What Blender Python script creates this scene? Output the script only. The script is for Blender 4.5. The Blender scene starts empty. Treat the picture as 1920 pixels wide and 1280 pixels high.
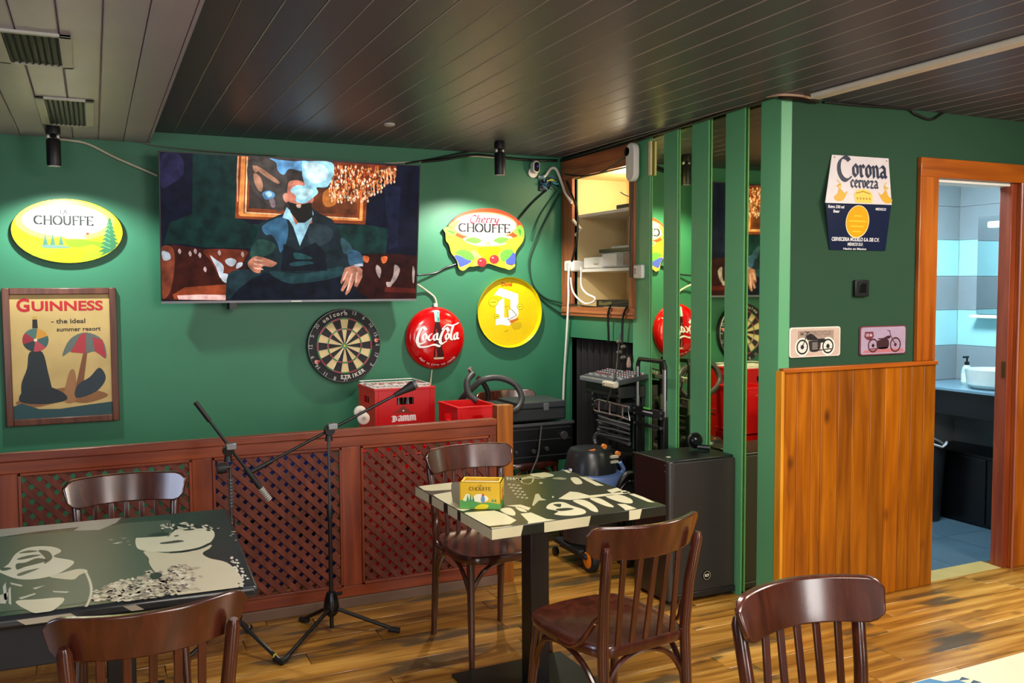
import bpy, bmesh, math, random
import numpy as np
from mathutils import Vector, Matrix
random.seed(7)
SC = bpy.context.scene
COL = SC.collection

# ------------------------------------------------------------------ camera
F, YAW, PITCH, ROLL, CH = 1681.1, 0.436, -0.0598, -0.0053, 1.5548
_f = np.array([math.sin(YAW)*math.cos(PITCH), math.cos(YAW)*math.cos(PITCH), math.sin(PITCH)])
_r = np.array([math.cos(YAW), -math.sin(YAW), 0.0]); _u = np.cross(_r, _f)
_r2 = _r*math.cos(ROLL)+_u*math.sin(ROLL); _u2 = -_r*math.sin(ROLL)+_u*math.cos(ROLL)
cam = bpy.data.cameras.new('camera'); cam.sensor_width = 36; cam.lens = F/1920*36; cam.clip_start = .05
co = bpy.data.objects.new('camera', cam); COL.objects.link(co)
co.matrix_world = Matrix(((_r2[0], _u2[0], -_f[0], 0), (_r2[1], _u2[1], -_f[1], 0), (_r2[2], _u2[2], -_f[2], CH), (0, 0, 0, 1)))
SC.camera = co

# ------------------------------------------------------------------ world, lights, exposure
w = bpy.data.worlds.new('world'); SC.world = w; w.use_nodes = True
w.node_tree.nodes['Background'].inputs[0].default_value = (.6, .75, 1, 1)
w.node_tree.nodes['Background'].inputs[1].default_value = .3
SC.view_settings.view_transform = 'Standard'; SC.view_settings.look = 'None'
SC.view_settings.gamma = 1; SC.view_settings.use_curve_mapping = False
SC.view_settings.exposure = 0.95

def lamp(name, kind, loc, energy, color, target=None, size=.5, sy=None, spot=80, blend=.5, soft=.03):
    d = bpy.data.lights.new(name, kind); d.energy = energy; d.color = color
    if kind == 'AREA':
        d.shape = 'RECTANGLE'; d.size = size; d.size_y = sy or size
    else: d.shadow_soft_size = soft
    if kind == 'SPOT': d.spot_size = math.radians(spot); d.spot_blend = blend
    o = bpy.data.objects.new(name, d); COL.objects.link(o); o.location = loc
    if target is not None:
        o.rotation_euler = (Vector(target)-Vector(loc)).to_track_quat('-Z', 'Y').to_euler()
    return o
WARM = (1, .90, .77); NEUT = (1, .95, .90); COOL = (.62, .8, 1)
lamp('light_ceiling_front', 'AREA', (1.3, .3, 2.38), 40, WARM, (1.6, 1.2, 0), 1.4, 1.0)
lamp('light_ceiling_mid', 'AREA', (1.6, 2.3, 2.39), 17, NEUT, (1.6, 2.5, 0), .5, .5)
lamp('light_ceiling_right', 'AREA', (4.0, 1.6, 2.38), 42, WARM, (3.6, 2.4, 0), .8, .8)
lamp('light_window_behind', 'AREA', (2.8, -2.5, 1.25), 38, (1, .97, .94), (2.4, 3.5, 1.1), 1.1, 1.9)
lamp('light_window_left', 'AREA', (-.9, -2.5, 1.3), 22, (1, .97, .94), (.2, 3.5, 1.1), 1.1, 1.8)
lamp('light_left_cool', 'AREA', (-2.25, 2.2, 1.3), 15, (.66, .76, 1), (.2, 2.6, .9), .6, 1.5)
lamp('light_bathroom', 'AREA', (4.45, 3.75, 2.28), 26, (.68, .88, 1), (4.8, 3.95, 0), .5, .4)

# ------------------------------------------------------------------ plan of the room (metres)
HC, HS = 2.43, 2.368            # ceiling, soffit
XB, YW, YC, YL = 2.91, 5.416, 3.2645, 4.239   # mirror wall, back wall, door wall, lattice
def ray(px, py):
    return _r2*((px-960)/F) - _u2*((py-640)/F) + _f
def P(px, py, ax, val):
    d = ray(px, py); o = np.array([0, 0, CH]); return o + d*((val-o[ax])/d[ax])
def PP(px, py, pt, n):
    d = ray(px, py); o = np.array([0, 0, CH]); return o + d*(np.dot(np.array(pt)-o, n)/np.dot(d, n))

# ------------------------------------------------------------------ materials
def lin(h):
    h = h.lstrip('#'); c = [int(h[i:i+2], 16)/255 for i in (0, 2, 4)]
    return tuple((x/12.92 if x <= .04045 else ((x+.055)/1.055)**2.4) for x in c)+(1,)
_M = {}
def M(hexc, rough=.5, metal=0., noise=.08, scale=12., bump=0., bscale=60., emit=0., coat=0., trans=0.):
    key = (hexc, rough, metal, noise, scale, bump, bscale, emit, coat, trans)
    if key in _M: return _M[key]
    m = bpy.data.materials.new('paint_'+hexc.strip('#')); m.use_nodes = True
    nt = m.node_tree; b = nt.nodes['Principled BSDF']; c = lin(hexc)
    b.inputs['Roughness'].default_value = rough; b.inputs['Metallic'].default_value = metal
    if coat: b.inputs['Coat Weight'].default_value = coat; b.inputs['Coat Roughness'].default_value = .12
    if trans: b.inputs['Transmission Weight'].default_value = trans
    tc = nt.nodes.new('ShaderNodeTexCoord')
    if noise:
        n = nt.nodes.new('ShaderNodeTexNoise'); n.inputs['Scale'].default_value = scale; n.inputs['Detail'].default_value = 4
        nt.links.new(tc.outputs['Object'], n.inputs['Vector'])
        mx = nt.nodes.new('ShaderNodeMix'); mx.data_type = 'RGBA'
        mx.inputs['A'].default_value = tuple(x*(1-noise*1.6) for x in c[:3])+(1,)
        mx.inputs['B'].default_value = tuple(min(1, x*(1+noise*1.6)) for x in c[:3])+(1,)
        nt.links.new(n.outputs['Fac'], mx.inputs['Factor']); nt.links.new(mx.outputs['Result'], b.inputs['Base Color'])
    else: b.inputs['Base Color'].default_value = c
    if bump:
        n2 = nt.nodes.new('ShaderNodeTexNoise'); n2.inputs['Scale'].default_value = bscale; n2.inputs['Detail'].default_value = 3
        nt.links.new(tc.outputs['Object'], n2.inputs['Vector'])
        bp = nt.nodes.new('ShaderNodeBump'); bp.inputs['Strength'].default_value = bump; bp.inputs['Distance'].default_value = .01
        nt.links.new(n2.outputs['Fac'], bp.inputs['Height']); nt.links.new(bp.outputs['Normal'], b.inputs['Normal'])
    if emit:
        b.inputs['Emission Color'].default_value = c; b.inputs['Emission Strength'].default_value = emit
    _M[key] = m; return m
def wood(name, dark, mid, light, axis=0, scale=1., rough=.35, coat=.3, knots=0., vary=.25, stain=0., bump=.08):
    m = bpy.data.materials.new(name); m.use_nodes = True; nt = m.node_tree; N = nt.nodes.new; L = nt.links.new
    b = nt.nodes['Principled BSDF']; b.inputs['Roughness'].default_value = rough
    b.inputs['Coat Weight'].default_value = coat; b.inputs['Coat Roughness'].default_value = .18
    tc = N('ShaderNodeTexCoord'); oi = N('ShaderNodeObjectInfo')
    mul = N('ShaderNodeVectorMath'); mul.operation = 'SCALE'; mul.inputs[0].default_value = (37, 53, 71); L(oi.outputs['Random'], mul.inputs['Scale'])
    add = N('ShaderNodeVectorMath'); L(tc.outputs['Object'], add.inputs[0]); L(mul.outputs[0], add.inputs[1])
    mp = N('ShaderNodeMapping'); s = [14*scale]*3; s[axis] = 1.1*scale; mp.inputs['Scale'].default_value = s; L(add.outputs[0], mp.inputs['Vector'])
    n = N('ShaderNodeTexNoise'); n.inputs['Scale'].default_value = 1.6; n.inputs['Detail'].default_value = 8; n.inputs['Distortion'].default_value = .6; L(mp.outputs[0], n.inputs['Vector'])
    cr = N('ShaderNodeValToRGB'); e = cr.color_ramp.elements
    e[0].position = .3; e[0].color = lin(dark); e[1].position = .72; e[1].color = lin(light)
    k = e.new(.5); k.color = lin(mid); L(n.outputs['Fac'], cr.inputs['Fac'])
    out = cr.outputs['Color']
    # per-piece brightness
    mr = N('ShaderNodeMapRange'); mr.inputs['To Min'].default_value = 1-vary; mr.inputs['To Max'].default_value = 1+vary*.6; L(oi.outputs['Random'], mr.inputs['Value'])
    hs = N('ShaderNodeHueSaturation'); L(out, hs.inputs['Color']); L(mr.outputs[0], hs.inputs['Value']); out = hs.outputs['Color']
    if knots:
        mp2 = N('ShaderNodeMapping'); s2 = [6.]*3; s2[axis] = 3.2; mp2.inputs['Scale'].default_value = s2; L(add.outputs[0], mp2.inputs['Vector'])
        v = N('ShaderNodeTexVoronoi'); v.inputs['Scale'].default_value = 1.; L(mp2.outputs[0], v.inputs['Vector'])
        r2 = N('ShaderNodeMapRange'); r2.inputs['From Min'].default_value = .05; r2.inputs['From Max'].default_value = .16; r2.inputs['To Min'].default_value = knots; r2.inputs['To Max'].default_value = 0; L(v.outputs['Distance'], r2.inputs['Value'])
        mx = N('ShaderNodeMix'); mx.data_type = 'RGBA'; mx.inputs['B'].default_value = lin('3a1606'); L(r2.outputs[0], mx.inputs['Factor']); L(out, mx.inputs['A']); out = mx.outputs['Result']
    if stain:
        mp3 = N('ShaderNodeMapping'); s3 = [7.]*3; s3[axis] = 2.2; mp3.inputs['Scale'].default_value = s3; L(add.outputs[0], mp3.inputs['Vector'])
        n3 = N('ShaderNodeTexNoise'); n3.inputs['Scale'].default_value = 1.; n3.inputs['Detail'].default_value = 5; L(mp3.outputs[0], n3.inputs['Vector'])
        r3 = N('ShaderNodeMapRange'); r3.inputs['From Min'].default_value = .56; r3.inputs['From Max'].default_value = .63; r3.inputs['To Max'].default_value = stain; L(n3.outputs['Fac'], r3.inputs['Value'])
        mx = N('ShaderNodeMix'); mx.data_type = 'RGBA'; mx.inputs['B'].default_value = lin('51452f'); L(r3.outputs[0], mx.inputs['Factor']); L(out, mx.inputs['A']); out = mx.outputs['Result']
    L(out, b.inputs['Base Color'])
    if bump:
        bp = N('ShaderNodeBump'); bp.inputs['Strength'].default_value = bump; bp.inputs['Distance'].default_value = .004
        L(n.outputs['Fac'], bp.inputs['Height']); L(bp.outputs['Normal'], b.inputs['Normal'])
    return m
W_FLOOR = wood('floor_wood', '7e5018', 'b57e30', 'd6a450', 0, 1., .30, .35, knots=.6, vary=.3, stain=.85)
W_PINE = wood('pine_wood', '7e4000', '9c5400', 'b66a06', 2, 1., .38, .25, knots=.8, vary=.34)
W_RED = wood('mahogany', '64220c', '7e3212', '98441a', 0, 1., .4, .25, vary=.06)
W_REDZ = wood('mahogany_upright', '64220c', '7e3212', '98441a', 2, 1., .4, .25, vary=.06)
W_LAT = wood('lattice_wood', '542012', '662a18', '7a3622', 2, 1., .55, .05, vary=.12)
W_CHAIR = wood('chair_wood', '36160d', '471e13', '592a1a', 2, 1.4, .26, 1., vary=.05, bump=.03)
W_FRAME = wood('door_wood', '8a4208', 'a85610', 'c06a1a', 2, 1., .38, .3, vary=.08)
W_FRAMEX = wood('door_wood_lying', '8a4208', 'a85610', 'c06a1a', 0, 1., .38, .3, vary=.08)
W_JAMB = wood('jamb_wood', '6e2c14', '8a3c1c', 'a04a22', 2, 1., .4, .3, vary=.05)
W_NICHE = wood('niche_frame_wood', '7e4222', '9a5832', 'b06c42', 2, 1., .5, .1, vary=.05)
W_PIC = wood('picture_frame_wood', '4a2418', '5e3222', '744230', 2, 1.5, .45, .2, vary=.05)
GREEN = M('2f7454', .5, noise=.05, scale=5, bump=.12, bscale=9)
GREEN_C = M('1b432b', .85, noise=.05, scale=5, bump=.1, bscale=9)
GREEN_S = M('5fa676', .45, noise=.04, scale=5)
CEIL = M('514f5c', .42, noise=.06, scale=5, bump=.05, bscale=14)
SOFF = M('aea4ac', .42, noise=.06, scale=5, bump=.05, bscale=14)
BLK = M('0d0e10', .42); BLKG = M('101113', .22); BLKM = M('17181a', .6); STEEL = M('a8a8a8', .28, .9, noise=.03)
WHT = M('e9e6dd', .45, noise=.02); CREAM = M('d8c08c', .6, noise=.05, scale=4)
RED = M('cc040c', .33, noise=.04); REDB = M('d4060e', .33, noise=.04)

# ------------------------------------------------------------------ mesh builder
class MB:
    def __init__(s): s.v = []; s.f = []; s.m = []; s.mats = []
    def mi(s, mat):
        if mat not in s.mats: s.mats.append(mat)
        return s.mats.index(mat)
    def add(s, vs, fs, mat):
        n = len(s.v); k = s.mi(mat)
        s.v += [tuple(map(float, p)) for p in vs]
        for f in fs: s.f.append([n+i for i in f]); s.m.append(k)
        return s
    def hexa(s, c, mat):   # 8 corners bottom 0-3, top 4-7
        return s.add(c, [(3, 2, 1, 0), (4, 5, 6, 7), (0, 1, 5, 4), (1, 2, 6, 5), (2, 3, 7, 6), (3, 0, 4, 7)], mat)
    def box(s, x0, x1, y0, y1, z0, z1, mat):
        return s.hexa([(x0, y0, z0), (x1, y0, z0), (x1, y1, z0), (x0, y1, z0), (x0, y0, z1), (x1, y0, z1), (x1, y1, z1), (x0, y1, z1)], mat)
    def rings(s, rings, mat, cap=True, closed=False):
        n = len(rings[0]); vs = [p for r in rings for p in r]; fs = []
        R = len(rings)
        for i in range(R if closed else R-1):
            a, b = i*n, ((i+1) % R)*n
            for j in range(n): fs.append((a+j, a+(j+1) % n, b+(j+1) % n, b+j))
        if cap and not closed: fs += [tuple(range(n-1, -1, -1)), tuple((R-1)*n+j for j in range(n))]
        return s.add(vs, fs, mat)
    def tube(s, pts, r, mat, n=8, cap=True, closed=False, flat=None):
        pts = [Vector(p) for p in pts]; L = len(pts); rr = r if hasattr(r, '__len__') else [r]*L
        rings = []; up = None
        for i, p in enumerate(pts):
            if closed: t = pts[(i+1) % L]-pts[i-1]
            else: t = pts[min(i+1, L-1)]-pts[max(i-1, 0)]
            t.normalize()
            if up is None: up = Vector((0, 0, 1)) if abs(t.z) < .9 else Vector((0, 1, 0))
            a = t.cross(up)
            if a.length < 1e-4: a = t.cross(Vector((1, 0, 0)))
            a.normalize(); b = a.cross(t).normalized(); up = b
            fa, fb = flat or (1, 1)
            rings.append([p+a*math.cos(q)*rr[i]*fa+b*math.sin(q)*rr[i]*fb for q in [2*math.pi*k/n for k in range(n)]])
        return s.rings(rings, mat, cap, closed)
    def lathe(s, prof, c, mat, n=20, axis=2, cap=True):
        rings = []
        for r, h in prof:
            ring = []
            for k in range(n):
                q = 2*math.pi*k/n; a, b = r*math.cos(q), r*math.sin(q)
                p = {2: (a, b, h), 1: (a, h, -b), 0: (h, a, b)}[axis]
                ring.append((c[0]+p[0], c[1]+p[1], c[2]+p[2]))
            rings.append(ring)
        return s.rings(rings, mat, cap)
    def prism(s, pts, fn, d0, d1, mat):   # pts 2D -> fn(u,v,d)
        n = len(pts); vs = [fn(u, v, d0) for u, v in pts]+[fn(u, v, d1) for u, v in pts]
        fs = [tuple(range(n-1, -1, -1)), tuple(range(n, 2*n))]+[(i, (i+1) % n, n+(i+1) % n, n+i) for i in range(n)]
        return s.add(vs, fs, mat)
    def build(s, name, parent=None, bevel=0, smooth=True, org=None):
        me = bpy.data.meshes.new(name)
        o0 = Vector((0, 0, 0))
        if parent is not None and not parent.get('_local'): o0 = wloc(parent)
        if org is not None: o0 = Vector(org)
        me.from_pydata([tuple(Vector(p)-o0) for p in s.v], [], s.f)
        for m in s.mats: me.materials.append(m)
        me.polygons.foreach_set('material_index', s.m)
        bm = bmesh.new(); bm.from_mesh(me); bmesh.ops.recalc_face_normals(bm, faces=bm.faces) if not getattr(s, 'flatart', 0) else None
        bm.to_mesh(me); bm.free()
        if smooth:
            me.shade_smooth(); me.set_sharp_from_angle(angle=math.radians(35))
        me.update()
        o = bpy.data.objects.new(name, me); COL.objects.link(o)
        if parent is not None: o.parent = parent
        elif org is not None: o.location = org
        if bevel:
            b = o.modifiers.new('bevel', 'BEVEL'); b.width = bevel; b.segments = 2; b.limit_method = 'ANGLE'; b.harden_normals = False
        return o
def wloc(o):
    v = Vector((0, 0, 0))
    while o is not None: v = v+o.location; o = o.parent
    return v
def tag(o, label=None, cat=None, group=None, kind=None):
    if label: o['label'] = label
    if cat: o['category'] = cat
    if group: o['group'] = group
    if kind: o['kind'] = kind
    return o
def thing(name, loc, label, cat, group=None, rz=0, local=False):
    o = bpy.data.objects.new(name, None); COL.objects.link(o); o.location = loc; o.rotation_euler = (0, 0, rz)
    o.empty_display_size = .1
    if local: o['_local'] = 1
    return tag(o, label, cat, group)
def smoothpts(pts, k=4, closed=True):
    out = []; n = len(pts)
    rng = range(n) if closed else range(n-1)
    for i in rng:
        g = (lambda j: pts[j % n]) if closed else (lambda j: pts[max(0, min(n-1, j))])
        p0, p1, p2, p3 = [np.array(g(j), float) for j in (i-1, i, i+1, i+2)]
        for t in [q/k for q in range(k)]:
            out.append(tuple(.5*((2*p1)+(-p0+p2)*t+(2*p0-5*p1+4*p2-p3)*t*t+(-p0+3*p1-3*p2+p3)*t**3)))
    if not closed: out.append(tuple(pts[-1]))
    return out

# ------------------------------------------------------------------ flat print: polygons lying on a real surface
_font = {}
def font_mesh(s, bold=0):
    if (s, bold) in _font: return _font[(s, bold)]
    cu = bpy.data.curves.new('t', 'FONT'); cu.body = s; cu.size = 1; cu.resolution_u = 3; cu.offset = bold
    o = bpy.data.objects.new('t', cu); COL.objects.link(o)
    me = bpy.data.meshes.new_from_object(o.evaluated_get(bpy.context.evaluated_depsgraph_get()))
    v = [tuple(p.co) for p in me.vertices]; f = [tuple(p.vertices) for p in me.polygons]
    bpy.data.objects.remove(o); bpy.data.curves.remove(cu); bpy.data.meshes.remove(me)
    _font[(s, bold)] = (v, f); return v, f
# pen letters: centre lines in a unit em, (width, [polylines])
def arc(cx, cy, rx, ry, a0, a1, n=10):
    return [(cx+rx*math.cos(math.radians(a0+(a1-a0)*i/n)), cy+ry*math.sin(math.radians(a0+(a1-a0)*i/n))) for i in range(n+1)]
PEN = {
 'C': (.85, [arc(.45, .5, .4, .48, 50, 312, 16)]), 'H': (.9, [[(.15, 0), (.15, 1)], [(.75, 0), (.75, 1)], [(.15, .5), (.75, .5)]]),
 'O': (.95, [arc(.47, .5, .4, .5, 0, 360, 20)]), 'U': (.88, [[(.15, 1), (.15, .35)]+arc(.43, .33, .28, .33, 180, 360, 8)+[(.71, 1)]]),
 'F': (.68, [[(.15, 0), (.15, 1), (.62, 1), (.62, .9)], [(.15, .52), (.5, .52)]]), 'E': (.7, [[(.64, .1), (.64, 0), (.15, 0), (.15, 1), (.62, 1), (.62, .9)], [(.15, .52), (.52, .52)]]),
 'L': (.68, [[(.15, 1), (.15, 0), (.6, 0), (.6, .12)]]), 'A': (.86, [[(.05, 0), (.43, 1), (.82, 0)], [(.2, .36), (.66, .36)]]),
 'D': (.85, [[(.05, .92), (.25, 1), (.6, .86), (.72, .7), (.72, .25), (.5, .05), (.3, 0), (.08, .1)], [(.25, .85), (.25, .12)], [(.42, .8), (.42, .15)]]),
 'a': (.56, [[(.1, .55), (.28, .65), (.45, .52), (.45, .08), (.55, .02)], [(.45, .35), (.15, .28), (.12, .1), (.28, 0), (.44, .12)]]),
 'm': (.86, [[(.1, .62), (.16, .55), (.16, 0)], [(.18, .52), (.32, .64), (.44, .52), (.44, 0)], [(.46, .52), (.6, .64), (.72, .52), (.72, .05), (.8, 0)]]),
 'o': (.55, [[(.28, .65), (.12, .5), (.12, .15), (.28, 0), (.45, .15), (.45, .5), (.28, .65)]]),
 'r': (.48, [[(.08, .6), (.16, .54), (.16, .06), (.26, 0)], [(.18, .5), (.32, .64), (.44, .52)]]),
 'n': (.6, [[(.08, .6), (.16, .54), (.16, 0)], [(.18, .52), (.34, .64), (.46, .52), (.46, .06), (.55, 0)]]),
 'c': (.48, [[(.42, .52), (.28, .65), (.12, .5), (.12, .15), (.28, 0), (.44, .1)]]),
 'e': (.5, [[(.14, .3), (.42, .42), (.38, .56), (.26, .65), (.12, .5), (.12, .15), (.28, 0), (.44, .1)]]),
 'v': (.52, [[(.08, .62), (.16, .55), (.16, .15), (.28, 0), (.44, .15), (.44, .5), (.36, .64)]]),
 'z': (.5, [[(.1, .6), (.42, .6), (.12, .04), (.45, .02)]]), 'l': (.28, [[(.08, .12), (.2, .6), (.26, .98), (.16, .9), (.12, .2), (.22, 0), (.32, .08)]]),
 'h': (.58, [[(.15, 1), (.12, 0)], [(.14, .4), (.3, .6), (.42, .5), (.4, .08), (.5, 0)]]),
 'y': (.55, [[(.12, .6), (.14, .2), (.28, .08), (.42, .2)], [(.44, .62), (.4, -.1), (.25, -.35), (.1, -.25)]]),
 'u': (.58, [[(.12, .6), (.12, .12), (.28, 0), (.44, .12)], [(.44, .62), (.44, .05), (.54, 0)]]), '-': (.3, [[(.04, .32), (.26, .36)]]), ' ': (.3, []),
}
class Art:
    """flat print on a plane through pt with normal n (towards the viewer), axes U right, V up"""
    def __init__(s, pt, U, V):
        s.p = np.array(pt, float); s.U = np.array(U, float); s.V = np.array(V, float)
        s.n = np.cross(s.U, s.V); s.n /= np.linalg.norm(s.n); s.mb = MB(); s.mb.flatart = 1; s.step = .0001
        s.map = lambda x, y: (x, y); s.mk = dict(rough=.45, noise=.03)
    def crop(s, x0, y0, sc): s.map = lambda x, y: (x0+x/sc, y0+y/sc); return s
    def mat(s, c): return c if not isinstance(c, str) else M(c, **s.mk)
    def uv(s, u, v, k=1): return s.p+s.U*u+s.V*v+s.n*(s.step*k)
    def poly(s, pts, col, k=1, sm=False):
        if sm: pts = smoothpts(pts)
        s.mb.add([s.uv(u, v, k) for u, v in pts], [tuple(range(len(pts)))], s.mat(col)); return s
    def px(s, pts, col, k=1, sm=False):
        if sm: pts = smoothpts(pts)
        q = [PP(*s.map(x, y), s.p+s.n*(s.step*k), s.n) for x, y in pts]
        s.mb.add(q, [tuple(range(len(q)))], s.mat(col)); return s
    def toUV(s, x, y):
        d = PP(*s.map(x, y), s.p, s.n)-s.p; return (np.dot(d, s.U)/np.dot(s.U, s.U), np.dot(d, s.V)/np.dot(s.V, s.V))
    def disc(s, u, v, r, col, k=1, ry=None, n=20, a0=0, a1=360):
        pts = [(u+r*math.cos(math.radians(a0+(a1-a0)*i/n)), v+(ry or r)*math.sin(math.radians(a0+(a1-a0)*i/n))) for i in range(n if a1-a0 == 360 else n+1)]
        if a1-a0 != 360: pts.append((u, v))
        return s.poly(pts, col, k)
    def ring(s, u, v, r0, r1, col, k=1, a0=0, a1=360, n=24, sy=1):
        for i in range(n):
            q0, q1 = [math.radians(a0+(a1-a0)*j/n) for j in (i, i+1)]
            s.poly([(u+r0*math.cos(q0), v+sy*r0*math.sin(q0)), (u+r1*math.cos(q0), v+sy*r1*math.sin(q0)), (u+r1*math.cos(q1), v+sy*r1*math.sin(q1)), (u+r0*math.cos(q1), v+sy*r0*math.sin(q1))], col, k)
        return s
    def text(s, t, u, v, h, col, k=2, width=None, rot=0, bold=0, center=True, slant=0):
        vs, fs = font_mesh(t, bold)
        if not vs: return s
        x0 = min(p[0] for p in vs); x1 = max(p[0] for p in vs)
        sy = h/.7; sx = sy if width is None else width/(x1-x0)
        off = -(x0+x1)/2*sx if center else -x0*sx; c, q = math.cos(rot), math.sin(rot)
        out = []
        for p in vs:
            a = p[0]*sx+off+slant*p[1]*sy; b = p[1]*sy
            out.append(s.uv(u+a*c-b*q, v+a*q+b*c, k))
        s.mb.add(out, fs, s.mat(col)); return s
    def pen(s, t, u, v, h, col, k=2, nib=(.08, .02), thin=.02, width=None, slant=0, serif=0, center=True, rise=0, sm=False):
        tot = sum(PEN[c][0] for c in t); sx = h if width is None else width/tot
        x = -tot/2 if center else 0
        na = np.array([nib[0]/2, nib[1]/2]); nb = np.array([-nib[1], nib[0]]); nb = nb/np.linalg.norm(nb)*thin/2
        for c in t:
            wd, strokes = PEN[c]
            for st in strokes:
                if sm and len(st) > 2: st = smoothpts(st, 4, False)
                for a, b in zip(st[:-1], st[1:]):
                    s._nib(np.array(a), np.array(b), na, nb, x, u, v, sx, h, col, k, slant, rise)
                if serif:
                    for e in (st[0], st[-1]):
                        if c in 'HUFEALI' and (abs(e[1]) < .02 or abs(e[1]-1) < .02):
                            e = np.array(e); s._nib(e-[serif, 0], e+[serif, 0], na*.0, nb, x, u, v, sx, h, col, k, slant, rise)
            x += wd
        return s
    def _nib(s, a, b, na, nb, x, u, v, sx, h, col, k, slant, rise):
        pts = [p+q for p in (a, b) for q in (na+nb, na-nb, -na+nb, -na-nb)]
        pts = hull(pts)
        if len(pts) < 3: return
        s.cnt = (getattr(s, 'cnt', 0)+1) % 16
        s.poly([(u+(x+p[0]+slant*p[1])*sx, v+p[1]*h+rise*(x+p[0])*sx) for p in pts], col, k+s.cnt*.12)
    def line(s, pts, wd, col, k=2):
        for a, b in zip(pts[:-1], pts[1:]):
            a, b = np.array(a), np.array(b); d = b-a; L = np.linalg.norm(d)
            if L < 1e-9: continue
            n = np.array([-d[1], d[0]])/L*wd/2; d = d/L*wd*.3
            s.poly([tuple(a-n-d), tuple(b-n+d), tuple(b+n+d), tuple(a+n-d)], col, k)
        return s
    def build(s, name, parent): return s.mb.build(name, parent, smooth=False)
def hull(pts):
    pts = sorted(set((round(float(p[0]), 6), round(float(p[1]), 6)) for p in pts))
    if len(pts) < 3: return pts
    def half(ps):
        h = []
        for p in ps:
            while len(h) > 1 and (h[-1][0]-h[-2][0])*(p[1]-h[-2][1])-(h[-1][1]-h[-2][1])*(p[0]-h[-2][0]) <= 1e-12: h.pop()
            h.append(p)
        return h
    a, b = half(pts), half(pts[::-1]); return a[:-1]+b[:-1]

# ================================================================== STRUCTURE
def struct(name, mb, bevel=0, parent=None):
    o = mb.build(name, parent, bevel=bevel)
    if parent is None: o['kind'] = 'structure'
    return o
# floor and its planks
fl = struct('floor', MB().box(-2.3, 4.55, -2.6, 5.6, -.08, -.032, M('4a2d12', .7)).box(-2.3, XB+.1, -2.6, 5.6, -.032, -.014, M('4a2d12', .7)).box(XB+.1, 6.3, -2.6, YC+.1, -.032, -.014, M('4a2d12', .7)))
lens = {}
for row in range(34):
    y0 = 1.05+row*.13
    if y0 > YW-.02: break
    yy1 = min(.13, YW-y0)
    x = -1.35-random.random()*.8; xend = 6.2 if y0 < YC-.13 else (4.53 if y0 < YC+.06 else XB)
    if YC-.13 <= y0 < YC-.02: xend = 6.2
    while x < xend-.02:
        L = random.choice((.9, 1.15, 1.4, 1.65)); L = min(L, xend-x)
        key = (round(L, 3), round(yy1, 3))
        if key not in lens:
            o = MB().box(0.0012, key[0]-.0012, .0011, key[1]-.0011, -.014, 0, W_FLOOR).build('plank', fl, org=(0, 0, 0)); lens[key] = o
            b = o.modifiers.new('bevel', 'BEVEL'); b.width = .0018; b.segments = 1
        else:
            o = lens[key].copy(); COL.objects.link(o)
        o.location = (x, y0, random.uniform(-.0006, 0)); x += L
# near part of the floor, outside the picture
MB().box(-2.3, 6.2, -2.6, 1.05, -.014, -.001, W_FLOOR).build('near_floor', fl)
# main ceiling boards
ce = struct('ceiling', MB().box(.31, 6.3, -2.6, YW+.15, HC+.014, HC+.06, M('8c8884', .6)))
bw = .122; ceil_src = {}
for i in range(60):
    x0 = .31+i*bw
    if x0 > 6.2: break
    far = YW if x0+bw < XB+.05 else (YC if x0 > XB else YW)
    k = far
    if k not in ceil_src:
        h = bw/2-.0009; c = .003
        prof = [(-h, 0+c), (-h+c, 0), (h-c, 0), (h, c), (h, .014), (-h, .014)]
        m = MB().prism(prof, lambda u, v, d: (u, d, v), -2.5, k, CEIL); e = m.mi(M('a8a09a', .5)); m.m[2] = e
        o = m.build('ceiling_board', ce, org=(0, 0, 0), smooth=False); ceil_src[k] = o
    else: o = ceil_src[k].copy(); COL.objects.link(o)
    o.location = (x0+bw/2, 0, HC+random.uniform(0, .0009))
# soffit
so = struct('ceiling_soffit', MB().box(-2.3, .31, -2.6, YW+.02, HS+.014, HC+.06, SOFF).box(.298, .31, -2.6, YW, HS, HC+.04, SOFF))
src = None
for i in range(20):
    x1 = .298-i*.124
    if x1 < -2.2: break
    if src is None:
        h = .062-.0012; c = .004
        prof = [(-h, c), (-h+c, 0), (h-c, 0), (h, c), (h, .014), (-h, .014)]
        o = MB().prism(prof, lambda u, v, d: (u, d, v), -2.5, YW, SOFF).build('soffit_board', so, org=(0, 0, 0), smooth=False); src = o
    else: o = src.copy(); COL.objects.link(o)
    o.location = (x1-.062, 0, HS)
# walls
struct('wall_back', MB().box(-2.3, XB+.3, YW, YW+.15, -.02, HC+.05, GREEN))
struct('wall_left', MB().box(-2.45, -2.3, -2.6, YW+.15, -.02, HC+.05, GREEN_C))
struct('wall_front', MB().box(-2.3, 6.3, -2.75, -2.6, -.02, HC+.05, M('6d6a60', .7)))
struct('wall_right', MB().box(6.3, 6.45, -2.6, YC, -.02, HC+.05, GREEN_C))
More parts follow.
